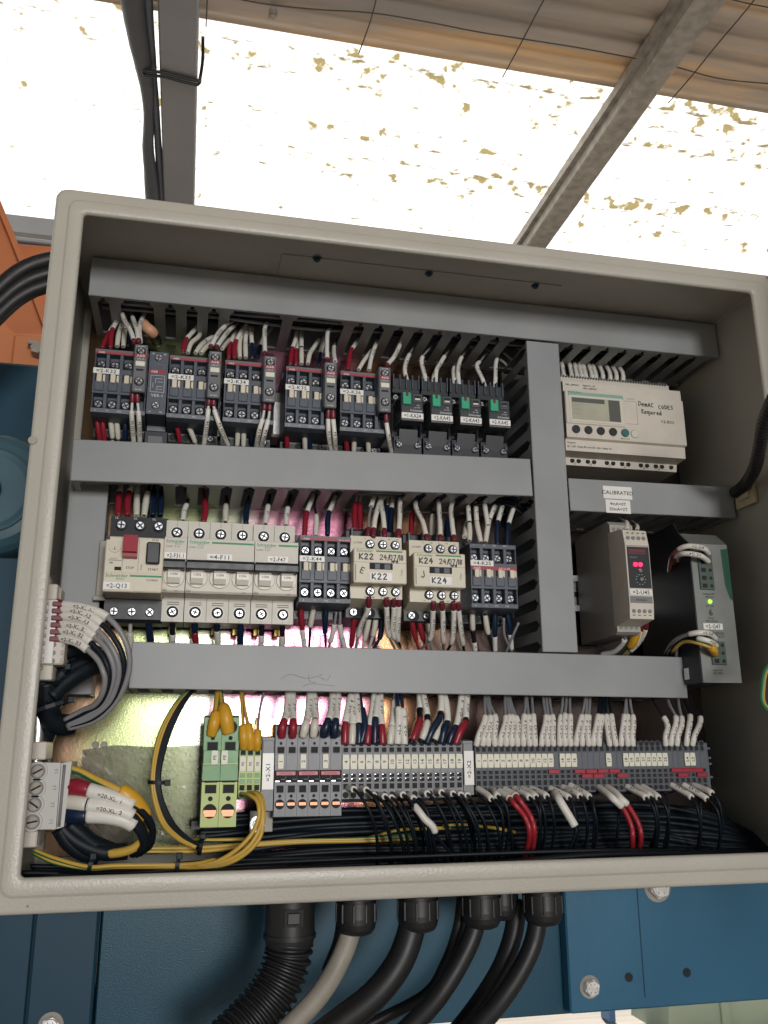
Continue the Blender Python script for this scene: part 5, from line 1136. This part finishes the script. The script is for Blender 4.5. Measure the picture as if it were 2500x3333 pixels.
# corrugated cable on the side wall
q = [P(2590, 1180, -95), P(2530, 1275, -70), P(2489, 1370, -35), P(2474, 1450, -8), P(2456, 1525, 20), PX(2424, 1578, 586), PX(2392, 1604, 588)]
b = MB(); sp = spline(q, .9); b.tube(sp, [5.6+.22*sin(i*1.3) for i in range(len(sp))], RUBB, 12); tag(b.build('spiral_sleeve'), 'black ribbed cable sleeve curving out along the cabinet side wall', 'cable sleeve')
p = PX(2428, 1614, 594); b = MB(); b.box(-2, 2, -14, 14, -10, 10, CARD, .6); b.box(-5, -2, -8, 6, -4, 4, CARD, .6); tag(b.build('tie_mount', None, p), 'cream adhesive tie mount under the corrugated sleeve on the side wall', 'tie mount')
q = [P(x, y, -12) for x, y in ((2570, 2120), (2500, 2170), (2482, 2235), (2490, 2300), (2570, 2350))]
b = MB(); b.tube(spline(q, 2), 2.2, WYEL, 8, WGRN); tag(b.build('earth_wire'), 'green and yellow earth wire looping out at the cabinet side wall', 'wire')

# --- earth and first strip, above
k = 'above the earth terminals'
Wt('H', [(562, 580), (592, 440), (615, 215), (620, 150)], [92, 90, 112, 120], 'Y32', 'G', r=2.4, where=k, br=4.0); Wt('H', [(695, 560), (672, 420), (640, 300), (628, 215), (626, 150)], [92, 90, 104, 112, 120], 'Y40', 'G', r=2.4, where=k, br=5.0)
Wt('H', [(815, 680), (812, 540), (792, 215), (790, 150)], [93, 90, 112, 120], 'Y28', 'G', r=1.4, where=k, br=3.4); Wt('H', [(868, 685), (855, 550), (818, 350), (798, 215), (796, 150)], [93, 90, 104, 112, 120], 'Y30', 'G', r=1.4, where=k, br=3.4); Wt('H', [(916, 690), (920, 590), (935, 400), (975, 215), (985, 150)], [93, 90, 104, 112, 120], 'Y24', 'g', r=1.2, where=k, br=3.0)
k = 'above the wide grey terminals'
for pts, sp in (([(1108, 595), (1116, 495), (1145, 400), (1160, 220), (1162, 150)], 'R25 S80:=2-X1_1'), ([(1190, 595), (1196, 495), (1195, 400), (1188, 220), (1186, 150)], 'R25 S80:=2-X1_1'), ([(1268, 590), (1290, 500), (1312, 400), (1328, 220), (1332, 150)], 'W24 S80:=2-X1_2'), ([(1350, 590), (1362, 490), (1366, 400), (1350, 220), (1346, 150)], 'W24 K26 S80:=2-X1_2'), ([(1426, 590), (1455, 490), (1490, 380), (1502, 220), (1504, 150)], 'B25 S80:=2-X1_3'), ([(1508, 595), (1520, 490), (1535, 380), (1540, 220), (1540, 150)], 'B25 S80:=2-X1_3')): Wt('H', pts, [90, 88, 100, 114, 120], sp, 'g', r=1.7, where=k, br=2.9)
k = 'above the narrow grey terminals'
X1S = [([(185, 570), (190, 400), (215, 260), (245, 110)], 'R33 S88:=2-X1_4', 'k'), ([(243, 570), (249, 430), (250, 280), (232, 110)], 'W31 S88:=2-X1_5', 'k'), ([(300, 570), (302, 425), (288, 260), (275, 100)], 'B32 S92:=2-X1_6', 'k'), ([(318, 560), (350, 420), (330, 280), (300, 100)], 'B60', 'b'), ([(370, 570), (382, 440), (412, 290), (438, 100)], 'R28 S90:=2-X1_7', 'k'), ([(432, 570), (437, 385), (452, 250), (462, 100)], 'B40 S82', 'k'), ([(498, 572), (492, 430), (480, 280), (480, 100)], 'R30 S90:=2-X1_9', 'w'),
       ([(560, 570), (572, 440), (592, 310), (605, 100)], 'W28 S76', 'w'), ([(622, 568), (632, 320), (622, 180), (615, 100)], 'S54:=2-X1_11', 'b'), ([(680, 570), (672, 330), (655, 180), (645, 100)], 'S52:=2-X1_12', 'b'), ([(732, 565), (768, 480), (806, 375), (808, 280), (805, 100)], 'K6 R44 K64 S98', 'w'), ([(812, 550), (845, 475), (868, 390), (868, 320), (840, 180), (818, 100)], 'K5 W36 K48 S90:=2-X1', 'w'), ([(862, 565), (905, 460), (965, 365), (982, 300), (985, 180), (965, 100)], 'B46 K56 S96', 'w'), ([(922, 552), (955, 460), (975, 390), (1000, 320)], 'K6 W72 K90', 'b'), ([(985, 565), (1008, 450), (1036, 390), (1030, 250), (998, 100)], 'B40 S96', 'w'), ([(1045, 565), (1078, 470), (1108, 430), (1135, 300), (1162, 100)], 'B34 S94:=2-X1_18', 'w'), ([(1102, 568), (1148, 450), (1186, 380), (1192, 270), (1205, 100)], 'R40 K46 S94:=2-X1_19', 'w')]
for pts, sp, c in X1S:
    n = len(pts); Wt('I', pts, [90]+[88+(112-88)*((i)/(n-1))**1.6 for i in range(1, n)], sp, c, r=1.5, where=k, br=2.75)
k = 'above the slim slate terminals'
X2S = [(93, 140, 135), (130, 172, 150), (163, 187, 158), (203, 206, 168), (235, 264, 262), (270, 292, 278), (305, 316, 284), (340, 342, 292), (375, 383, 385), (412, 411, 402), (445, 440, 418), (483, 509, 500), (520, 526, 512), (555, 551, 526), (592, 599, 620), (625, 628, 632), (658, 655, 648), (690, 717, 745), (727, 745, 755), (765, 768, 766), (793, 820, 826), (828, 842, 846), (893, 872, 868), (930, 905, 884), (962, 976, 985), (1000, 1000, 994), (1032, 1030, 1004), (1228, 1235, 1130), (1258, 1296, 1235), (1295, 1326, 1300), (1352, 1380, 1330), (1388, 1437, 1350)]
for i, (x0, x1, x2) in enumerate(X2S):
    hgt = 255+((i*37) % 5)*6; lab = str(i+1) if i < 20 else ('17' if i < 24 else str(i-6) if i < 27 else 'L4')
    j1, j2, j3 = random.uniform(-5, 5), random.uniform(-9, 9), random.uniform(-12, 12); hgt += j2
    dark = i in (20, 21, 22, 23, 27, 30, 31)
    Wt('J', [(x0, 418), ((x0*.7+x1*.3)-1, 360), (x1+j1, hgt), ((x1*.35+x2*.65)+j3*.6, 170), (x2+j3, 80)], [90, 88, 93, 104, 118], 'S45:=2-X2_'+lab, 'k' if dark else 'g', r=1.35, where=k, br=2.45)
# --- below the strips
random.seed(11)
k = 'below the narrow grey terminals'
for i, (x, y) in enumerate(((262, 940), (366, 945), (430, 990), (520, 1000), (575, 1010), (670, 985), (735, 1005), (872, 975), (990, 965), (1085, 975), (1150, 985), (1205, 990))):
    j = random.uniform(-25, 25); Wt('I', [(x-50, y-10), (x+8, y+8), (x+70+j, y+80), (x+150+j, y+230), (x+195+j*2, y+420), (x+205+j*2, y+650)], [93, 78, 66, 64, 74, 100], 'S13', 'k', r=1.25, where=k, br=2.5)
Wt('I', [(700, 990), (740, 1008), (800, 1055), (860, 1110), (900, 1240), (930, 1420), (960, 1600)], [92, 78, 68, 64, 64, 72, 95], '-5 S19', 'k', r=1.3, where=k, br=2.6); Wt('I', [(640, 980), (700, 1010), (790, 1112), (850, 1190), (915, 1252), (960, 1350), (1100, 1520), (1120, 1620)], [92, 76, 64, 62, 62, 66, 80, 95], '-26 S50', 'k', r=1.4, where=k, br=2.7)
for i in range(8):
    x = 420+i*95+random.uniform(-25, 25); Wt('I', [(x, 1000), (x+60, 1080), (x+130, 1250), (x+150+random.uniform(-30, 40), 1440), (x+160+random.uniform(-60, 60), 1640)], [96, 82, 80, 86, 105], '', 'k', r=1.15, where=k)
k = 'below the slim slate terminals'
ST = [((108, 680), (185, 738)), ((195, 688), (218, 716)), ((235, 700), (322, 762)), ((268, 690), (352, 738)), ((325, 680), (412, 728)), ((375, 680), (448, 722)), ((425, 680), (515, 722)), ((540, 680), (652, 732)), ((615, 672), (715, 722)), ((660, 660), (778, 732)), ((1000, 668), (1112, 732)), ((1055, 668), (1138, 722)), ((1095, 668), (1184, 728)), ((1268, 658), (1388, 732)), ((1340, 658), (1488, 748)), ((1400, 660), (1502, 700))]
for i, (a, c) in enumerate(ST):
    if i in (2, 3): continue
    dx, dy = c[0]-a[0], c[1]-a[1]; j = random.uniform(-10, 25)
    Wt('J', [(a[0]-8, a[1]-6), ((a[0]+c[0])/2, (a[1]+c[1])/2-4), c, (c[0]+30+j, c[1]+70), (c[0]+45+j, c[1]+200), (c[0]+20+j, c[1]+360)], [93, 82, 72, 66, 72, 98], 'S26'+(':=2-X2' if i > 3 else ''), 'k', r=1.25, where=k, br=2.6)
for pts, w3_ in (([(228, 690), (285, 730), (318, 765), (385, 850), (412, 950), (375, 1120)], 'S20'), ([(262, 680), (320, 715), (350, 742), (422, 850), (440, 950), (415, 1120)], 'S20'), ([(825, 668), (870, 700), (915, 738), (975, 798), (1022, 900), (1030, 980), (1018, 1100)], '-0 S36:_'), ([(875, 668), (925, 700), (965, 742), (1005, 782), (1062, 880), (1080, 970), (1052, 1100)], 'S33')):
    n = len(pts); Wt('J', pts, [93, 80]+[70]*(n-3)+[95], w3_.replace('-0 ', '').replace(':_', ''), 'r', r=2.3, where=k, br=2.9)
Wt('J', [(540, 690), (575, 720), (600, 760), (680, 895), (690, 940), (640, 1060), (600, 1120)], [95, 78, 68, 66, 66, 76, 95], '-12 S52', 'k', r=1.2, where=k, br=3.3)
for i in range(7):
    x = 470+i*150+random.uniform(-40, 40); Wt('J', [(x, 690), (x+40, 740), (x+50+random.uniform(-10, 30), 880), (x+30+random.uniform(-30, 30), 1110)], [98, 84, 82, 105], '', 'k', r=1.15, where=k)
for i in range(4):
    x = 20+i*75; Wt('J', [(x-90, 700), (x-20, 760), (x+40, 880), (x+65, 1000), (x+50, 1120)], [98, 76, 72, 80, 105], '', 'k', r=1.2, where='falling between the two strips')

# --- loom along the bottom
k = 'lying in the loom along the cabinet floor'
random.seed(5)
for i in range(12):
    zz = -15+(i%4)*2.6+random.uniform(-1, 1); y = 46+(i*29) % 75
    Wt('*', [(-8, y+random.uniform(-8, 8), zz+3), (60, y, zz), (150, y+random.uniform(-10, 10), zz+random.uniform(-2, 4)), (280, y, zz+random.uniform(-3, 6)), (420, y+random.uniform(-10, 10), zz+random.uniform(-2, 6)), (560, y+10, zz-2)], 0, '', 'k', r=1.7 if i % 3 else 2.4, where=k)
for i in range(16):
    zz = -14+i*2.9; y = 150-(i*37) % 38
    Wt('*', [(120+random.uniform(-30, 30), y, zz-4), (220, y, zz+random.uniform(-3, 3)), (360, y-4, zz+random.uniform(-3, 3)), (480, y, zz*.95+random.uniform(-3, 3)), (545, y-6, zz*.8-4+random.uniform(-4, 4)), (595, y-16+i, zz*.35-9)], 0, '', 'k', r=2.6, where='packed behind below the terminal rail')
Wt('K', [(262, 872), (440, 940), (690, 1000), (900, 990), (1350, 985), (1520, 975), (1660, 945)], [60, 55, 52, 52, 54, 58, 66], '', 'G', r=1.6, where=k); Wt('K', [(255, 890), (420, 965), (690, 1012), (900, 1000), (1350, 1000), (1540, 1008), (1680, 970)], [62, 56, 54, 53, 54, 58, 66], '', 'G', r=1.6, where=k)
k = 'curving down out of the small earth terminals'
for pts in ([(800, 1030), (860, 1040), (920, 1090), (930, 1200), (880, 1330), (770, 1450), (620, 1545), (450, 1590)], [(850, 1020), (910, 1030), (955, 1110), (955, 1230), (900, 1370), (800, 1480), (640, 1560), (440, 1600)], [(900, 1015), (945, 1040), (966, 1130), (962, 1260), (935, 1370), (840, 1480), (680, 1570), (440, 1612)]):
    Wt('H', pts, [92, 76, 70, 68, 68, 66, 62, 58], '', 'G', r=1.6, where=k)
k = 'crossing behind below the earth terminals'
for pts in ([(-200, 1460), (100, 1450), (430, 1445), (800, 1420), (1200, 1392), (1700, 1375), (2100, 1345)], [(-150, 1485), (100, 1475), (500, 1470), (900, 1425), (1300, 1400), (1750, 1390), (2150, 1370)], [(430, 1385), (600, 1385), (830, 1380)]):
    Wt('H', pts, [100]*7 if len(pts) == 7 else (104, 104), '', 'G', r=1.6, where=k)
Wt('I', [(1000, 1248), (1150, 1238), (1300, 1250), (1450, 1268), (1600, 1300)], (106, 112), '', 'G', r=1.5, where=k); Wt('I', [(300, 1370), (450, 1330), (650, 1280), (900, 1268), (1060, 1260)], (104, 108), '', 'G', r=1.5, where=k)
# arc from the duct down to the loom
k = 'in the tied arc beside the earth terminals'
ARC = [(430, 190), (300, 350), (190, 580), (130, 850), (140, 1050), (215, 1250), (330, 1370), (450, 1440)]
for i, (dx, c, r) in enumerate(((-34, 'G', 1.5), (-14, 'G', 1.6), (8, 'k', 1.6), (24, 'k', 1.6), (38, 'k', 1.7))):
    f = [.25, .8, 1, .75, .8, 1, .8, .4]
    Wt('H', [(x+dx*f[j]+6, y-abs(dx)*.1*(j in (5, 6))*(-1 if dx < 0 else 1)*2) for j, (x, y) in enumerate(ARC)], [112, 104, 98, 92, 90, 86, 80, 76], '', c, r=r, where=k)
def tie(z, x, y, Y, rx, rz, ang, label):
    p = P(*zp(z, x, y), Y); b = MB(); ca, sa = cos(radians(ang)), sin(radians(ang))
    pts = []
    for q in range(17):
        t = 2*pi*q/16; u_, v_ = rx*cos(t), rz*sin(t)*.8; pts.append(Vector((u_*ca, v_, u_*sa)))
    for q in range(16):
        a, c = pts[q], pts[q+1]; up = Vector((-sa, 0, ca))*1.4
        b.add([a-up, c-up, c+up, a+up], [[0, 1, 2, 3]], BOOTK); b.add([a*.86-up, c*.86-up, c*.86+up, a*.86+up], [[3, 2, 1, 0]], BOOTK)
        b.add([a-up, a*.86-up, c*.86-up, c-up], [[0, 1, 2, 3]], BOOTK); b.add([a+up, c+up, c*.86+up, a*.86+up], [[0, 1, 2, 3]], BOOTK)
    e = Vector((rx*ca, -rz*.2, rx*sa)); b.box(e.x-2, e.x+2.4, e.y-2.4, e.y+2, e.z-2.2, e.z+2.2, BOOTK, .4)
    return tag(b.build('cable_tie', None, p), label, 'cable tie', 'black cable ties')
tie('H', 148, 940, 91, 7.2, 5, -3, 'black cable tie round the arc of wires beside the earth terminals')
tie('H', 480, 1430, 78, 6.5, 14, 80, 'black cable tie where the arc of wires joins the loom'); tie('K', 700, 985, 54, 6, 6, 78, 'black cable tie on the yellow wires under the plug connector'); tie('K', 1370, 990, 54, 6.5, 6, 84, 'black cable tie on the yellow wires in the middle of the loom')

# ================================================================== plug connectors at the cabinet side
YC = 46
def lbox(b, z, x0, y0, x1, y1, Y, d, m, bev=.5):
    a = P(*zp(z, x0, y0), Y); c = P(*zp(z, x1, y1), Y); b.box(a.x, c.x, Y, Y+d, min(a.z, c.z), max(a.z, c.z), m, bev); return a, c
base = P(*zp('G', 430, 530), YC)
t = thing('plug_connector', 'grey plug connector with burgundy ferrules and numbered edge at the cabinet side', 'connector', base)
b = MB(); lbox(b, 'G', 335, 258, 525, 800, YC, 34, PLCW, 1); b.build('body', None).name = 'connector_body'
ob = bpy.data.objects['connector_body']; ob.parent = t; ob.location = -base*S
b = MB(); a, c = lbox(b, 'G', 345, 260, 432, 790, YC-2, 2, LBL, .3)
for i, s in enumerate(('A1', 'A2', 'A3', 'B1', 'B2', 'B3', 'C1', 'C2', 'C3')): b.text(s, (a.x+c.x)/2-1.2, YC-2.1, a.z-2.6-i*5.7, 1.9, INK, rot=90)
ob = b.build('numbered_edge', t, -base)
b = MB(); a = P(*zp('G', 440, 700), YC)
for i in range(3): b.cyl((a.x, YC, a.z+5.6-5.7*i), (a.x, YC-.4, a.z+5.6-5.7*i), 1.9, 1.9, GINK, 16, 2); b.text(('W3', 'W2', 'W1')[i], a.x+6, YC-.3, a.z+5.6-5.7*i, 1.7, GINK, rot=90)
b.build('free_contact', t, -base)
LOOP = [((525, 300), (690, 325), (860, 385), (990, 510), (1070, 700), (1060, 900), (960, 1110), (800, 1260), (570, 1330)), ((520, 345), (680, 370), (845, 465), (960, 600), (1025, 760), (1010, 920), (930, 1110), (780, 1250), (570, 1320)), ((520, 395), (680, 425), (830, 535), (930, 660), (985, 800), (975, 950), (900, 1120), (750, 1240), (560, 1310)), ((515, 465), (670, 495), (820, 600), (900, 700), (945, 830), (930, 970), (870, 1110), (730, 1220), (560, 1300)), ((505, 520), (660, 550), (810, 675), (880, 780), (905, 880), (890, 1000), (830, 1120), (710, 1200), (550, 1280)), ((500, 580), (650, 620), (800, 745), (855, 850), (872, 930), (850, 1040), (790, 1130), (690, 1180), (540, 1260))]
k = 'in the loop from the plug connector'
for i, pts in enumerate(LOOP):
    txt = ('A1', 'A2', 'A3', 'B1', 'B2', 'B3')[i]
    o = Wt('G', [(pts[0][0]-62, pts[0][1]-4)]+list(pts), [50, 46, 40, 36, 34, 36, 42, 50, 58, 66], 'P4.5 S28:=2-XL_'+txt, 'gkggkg'[i], r=2.1, where=k, br=3.1)
for i in range(6):
    b = MB(); a, c = lbox(b, 'G', 436-i*5, 272+i*58, 528-i*5, 318+i*58, YC-3, 8, BURG, .6); b.build('burgundy_ferrule', t, -base)
def bracket(z, x0, y0, x1, y1, label, steps=4):
    a = P(*zp(z, (x0+x1)/2, (y0+y1)/2), YC); t = thing('end_bracket', label, 'end bracket', a); b = MB(); lbox(b, z, x0, y0, x1, y1, YC, 30, PLCW, .8); o = b.build('bracket_body', t, -a)
    b = MB()
    for i in range(steps): lbox(b, z, x1-8+i*4, y0+10+i*9, x1+4+i*10, y1-6, YC+4+i*3, 20, PLCW, .4)
    b.build('ribbed_end', t, -a)
bracket('G', 350, 125, 470, 262, 'cream stepped end bracket above the numbered plug connector'); bracket('G', 310, 800, 430, 928, 'cream end bracket right under the numbered plug connector', 2); bracket('G', 232, 1440, 380, 1590, 'cream end bracket above the four screw connector', 2); bracket('K', 110, 720, 280, 850, 'cream end bracket below the four screw connector', 2)
b = MB(); q = [P(*zp('G', x, y), 78) for x, y in ((390, 60), (360, 500), (330, 900), (320, 1300), (300, 1600), (270, 2000), (240, 2280))]
for i in range(len(q)-1): pass
b.tube(spline(q, 6), 7.5, BRIGHT, 4); tag(b.build('side_rail'), 'upright steel rail at the cabinet side carrying the plug connectors', 'rail')
k = 'in the black harness behind the plug connectors'
for i, (pts, r) in enumerate((([(410, 1000), (480, 900), (600, 830), (760, 760), (880, 740)], 6), ([(420, 1080), (520, 970), (640, 880), (780, 810), (900, 790)], 7), ([(350, 920), (345, 1050), (360, 1150), (380, 1290), (330, 1420), (300, 1600)], 8), ([(380, 940), (390, 1080), (400, 1180), (400, 1300), (350, 1450)], 8), ([(430, 1100), (410, 1180), (430, 1260), (520, 1300), (580, 1300)], 8), ([(520, 700), (620, 660), (720, 690), (800, 720)], 7))):
    Wt('G', pts, [66, 70, 74, 80, 86, 90][:len(pts)], '', 'k', r=r, where=k)
tie('G', 395, 1160, 66, 17, 12, 20, 'thick black cable tie round the harness under the plug connector'); tie('G', 510, 900, 60, 8, 8, 60, 'black cable tie on the harness beside the end bracket')
# four screw connector
base = P(*zp('K', 350, 450), YC-8); t = thing('screw_connector', 'large pale grey plug connector with four slotted screws at the cabinet side', 'connector', base); Yc = YC-8
poly = [P(*zp('K', x, y), Yc) for x, y in ((222, 195), (470, 195), (430, 710), (168, 712))]
b = MB(); b.prism([(p.x, p.z) for p in poly], 'y', Yc, Yc+40, mat('pale grey plastic', (.50, .50, .47), .45, var=.04)); b.build('connector_body', t, -base)
poly = [P(*zp('K', x, y), Yc+1) for x, y in ((474, 200), (555, 185), (492, 690), (436, 708))]
b = MB(); b.prism([(p.x, p.z) for p in poly], 'y', Yc+1, Yc+36, mat('pale grey plastic', (.5, .5, .47))); 
for x in (492, 505): 
    a = P(*zp('K', x, 210), Yc+.8); c = P(*zp('K', x-44, 690), Yc+.8); b.tube([a, (a+c)/2, c], .5, GINK, 5)
b.build('cable_hood', t, -base)
for i, (x, y) in enumerate(((294, 262), (280, 390), (265, 520), (252, 652))):
    p = P(*zp('K', x, y), Yc); b = MB(); b.cyl((0, 0, 0), (0, -1.2, 0), 6.4, 6.2, mat('pale grey plastic', (.5, .5, .47)), 30, 2); b.cyl((0, -1.2, 0), (0, -1.4, 0), 4.9, 4.9, GINK, 28, 2); b.cyl((0, -1.4, 0), (0, -1.8, 0), 3.9, 3.7, GALV, 26, 2)
    an = (.5, .5, -.6, .2)[i]; b.prism([(q*cos(an)-s_*sin(an), q*sin(an)+s_*cos(an)) for q, s_ in ((-3.4, -.6), (3.4, -.6), (3.4, .6), (-3.4, .6))], 'y', -1.95, -1.75, HOLE); b.build('clamp_screw', t, p-base)
    b = MB(); pp = P(*zp('K', x+140, y-2), Yc); b.text(('L5', 'L3', 'L2', 'L1')[i], 0, -.2, 0, 2.2, GINK, rot=90); b.build('moulded_mark', t, pp-base)
k = 'leaving the four screw connector'
Wt('K', [(520, 238), (620, 265), (720, 315), (800, 352), (900, 400), (985, 450), (1060, 530), (1140, 650), (1170, 780), (1080, 890)], [48, 46, 44, 42, 40, 40, 44, 50, 58, 66], '-40 Y66', 'G', r=2.6, where=k, br=5.6)
Wt('K', [(505, 378), (600, 385), (665, 400), (820, 445), (980, 500), (1090, 570), (1170, 690), (1150, 830), (1050, 900)], [46, 42, 40, 38, 38, 42, 50, 60, 70], 'R17 S47:=20-XL._1', 'k', r=3.0, where=k, br=5.0)
Wt('K', [(500, 497), (600, 505), (650, 515), (820, 545), (990, 590), (1080, 680), (1130, 800), (1080, 890)], [46, 42, 40, 38, 38, 42, 50, 62], 'W19 K20 S55:=20-XL._2', 'k', r=3.0, where=k, br=5.0)
Wt('K', [(490, 600), (580, 600), (650, 604), (820, 610), (985, 650), (1080, 730), (1110, 840), (1020, 900)], [46, 43, 41, 39, 39, 43, 50, 62], 'B20 S58', 'k', r=3.0, where=k, br=5.0)
Wt('K', [(1130, 700), (1100, 790), (1020, 860), (900, 892), (800, 895)], (52, 60), '', 'y', r=3.2, where=k)
for pts in ([(470, 690), (560, 780), (680, 850), (820, 890), (980, 880)], [(530, 670), (620, 740), (720, 820), (860, 880)], [(460, 700), (520, 800), (620, 880), (760, 920)]): Wt('K', pts, (56, 64), '', 'k', r=6, where=k)
# clear film over the plate
b = MB(); q = [P(x, y, 168) for x, y in ((270, 2440), (380, 2425), (520, 2432), (640, 2424), (690, 2440))]; q2 = [P(x, y, 160) for x, y in ((250, 2740), (360, 2760), (500, 2740), (600, 2750), (700, 2740))]
NX, NY = 34, 24; random.seed(3); vs = []
for i in range(NX+1):
    for j in range(NY+1):
        u_, v_ = i/NX*4, j/NY; a = min(3, int(u_)); f_ = u_-a; top = q[a].lerp(q[a+1], f_); bot = q2[a].lerp(q2[a+1], f_); p = top.lerp(bot, v_)
        vs.append((p.x, p.y-4*abs(sin(i*.9+j*.7))*random.random()-3*random.random(), p.z))
b.add(vs, [[i*(NY+1)+j, i*(NY+1)+j+1, (i+1)*(NY+1)+j+1, (i+1)*(NY+1)+j] for i in range(NX) for j in range(NY)], FILM); tag(b.build('plastic_film'), 'crumpled clear plastic film over the plate beside the earth terminals', 'plastic film')

# ================================================================== cable glands and cables under the cabinet
YG = 100
def gland(px, py, r, label, big=False):
    p = P(px, py, YG); t = thing('cable_gland', label, 'cable gland', (p.x, YG, -21.7), 'black cable glands under the cabinet')
    b = MB(); h = [(r*cos(pi/3*i+.2), r*sin(pi/3*i+.2)) for i in range(6)]; b.prism(h, 'z', -13, 0, RUBB); b.cyl((0, 0, -13), (0, 0, -15), r*.9, r*.9, RUBB, 28, 3); b.build('lock_nut', t)
    b = MB(); pf = [(r*.97, -15), (r*.99, -26), (r*.97, -30), (r*.90, -34), (r*.78, -37), (r*.6, -38.2), (.1, -38.2)]
    for (ra, za), (rb, zb) in zip(pf[:-1], pf[1:]): b.cyl((0, 0, za), (0, 0, zb), ra, rb, RUBB, 32, 0)
    for i in range(10):
        a = pi/5*i; b.box(r*.97*cos(a)-.9, r*.97*cos(a)+.9, r*.97*sin(a)-.9, r*.97*sin(a)+.9, -29, -15.5, RUBB, .4)
    b.build('dome_cap', t); return t
gland(1160, 2935, 15.8, 'black cable gland holding the grey sheathed cable'); gland(1360, 2925, 16.4, 'black cable gland holding the thickest black cable'); gland(1566, 2912, 15.8, 'black cable gland beside the thin black cable'); gland(1672, 2908, 14, 'black cable gland partly hidden behind its neighbour').location.y += .03
gland(1764, 2905, 16, 'black cable gland at the end of the row, next to the bolted plate')
def cable(pts, Y, r, m, label, name='power_cable'):
    b = MB(); b.tube(spline([P(*zp('L', x, y), yy) for (x, y), yy in zip(pts, Y)], 4), r, m, 16); return tag(b.build(name), label, 'cable')
cable([(695, 200), (690, 300), (640, 430), (560, 560), (440, 690), (330, 790)], [100, 100, 98, 92, 84, 76], 7.7, GCAB, 'grey sheathed cable bending away under its gland')
cable([(655, 200), (640, 330), (590, 460)], [112, 114, 118], 4, RUBB, 'thin black cable hidden behind the grey sheathed one')
cable([(955, 190), (940, 300), (890, 430), (790, 560), (640, 680), (520, 770)], [100, 100, 97, 92, 84, 76], 10.6, RUBB, 'thickest black cable curving down under the cabinet')
cable([(1155, 150), (1135, 290), (1085, 430), (1000, 560), (760, 690), (660, 780)], [118, 118, 120, 122, 120, 118], 4.4, RUBB, 'thin black cable beside the third gland')
cable([(1220, 180), (1200, 300), (1140, 430), (1050, 570), (940, 690), (820, 800)], [100, 100, 97, 92, 84, 76], 7.6, RUBB, 'black cable from the third gland of the row')
cable([(1385, 160), (1365, 310), (1315, 450), (1230, 590), (1130, 720), (1040, 800)], [128, 127, 124, 118, 110, 100], 7.8, RUBB, 'black cable from the gland partly hidden behind its neighbour')
cable([(1475, 200), (1450, 340), (1390, 470), (1300, 600), (1200, 710), (1100, 810)], [100, 100, 97, 92, 84, 76], 7.4, RUBB, 'black cable from the last gland next to the bolted plate')
p = P(*zp('L', 440, 190), YG); t = thing('conduit', 'black corrugated conduit with a smooth clip collar under the cabinet', 'conduit', (p.x, YG, -21.7))
b = MB(); b.cyl((0, 0, 0), (0, 0, -35), 18.4, 18.8, RUBB, 36, 0); b.cyl((0, 0, -35), (0, 0, -38), 19.8, 19.8, RUBB, 36, 3); b.cyl((0, 0, -38), (0, 0, -43), 18.6, 17.6, RUBB, 36, 2)
b.box(-6.5, 7.5, -19.6, -17, -28, -16, HOLE); b.box(-4.4, 5.4, -20.2, -18, -26.4, -18, RUBB, .8); b.build('clip_collar', t)
q = [P(*zp('L', x, y), yy)-Vector((p.x, YG, -21.7)) for (x, y), yy in zip(((438, 335), (425, 420), (375, 540), (290, 650), (180, 760), (80, 850)), (100, 100, 97, 92, 84, 76))]
sp = spline(q, .55); b = MB(); b.tube(sp, [16.4+1.7*max(-.7, min(1, 1.6*sin(i*.55*2*pi/5.2))) for i in range(len(sp))], RUBB, 28); b.build('corrugated_hose', t)
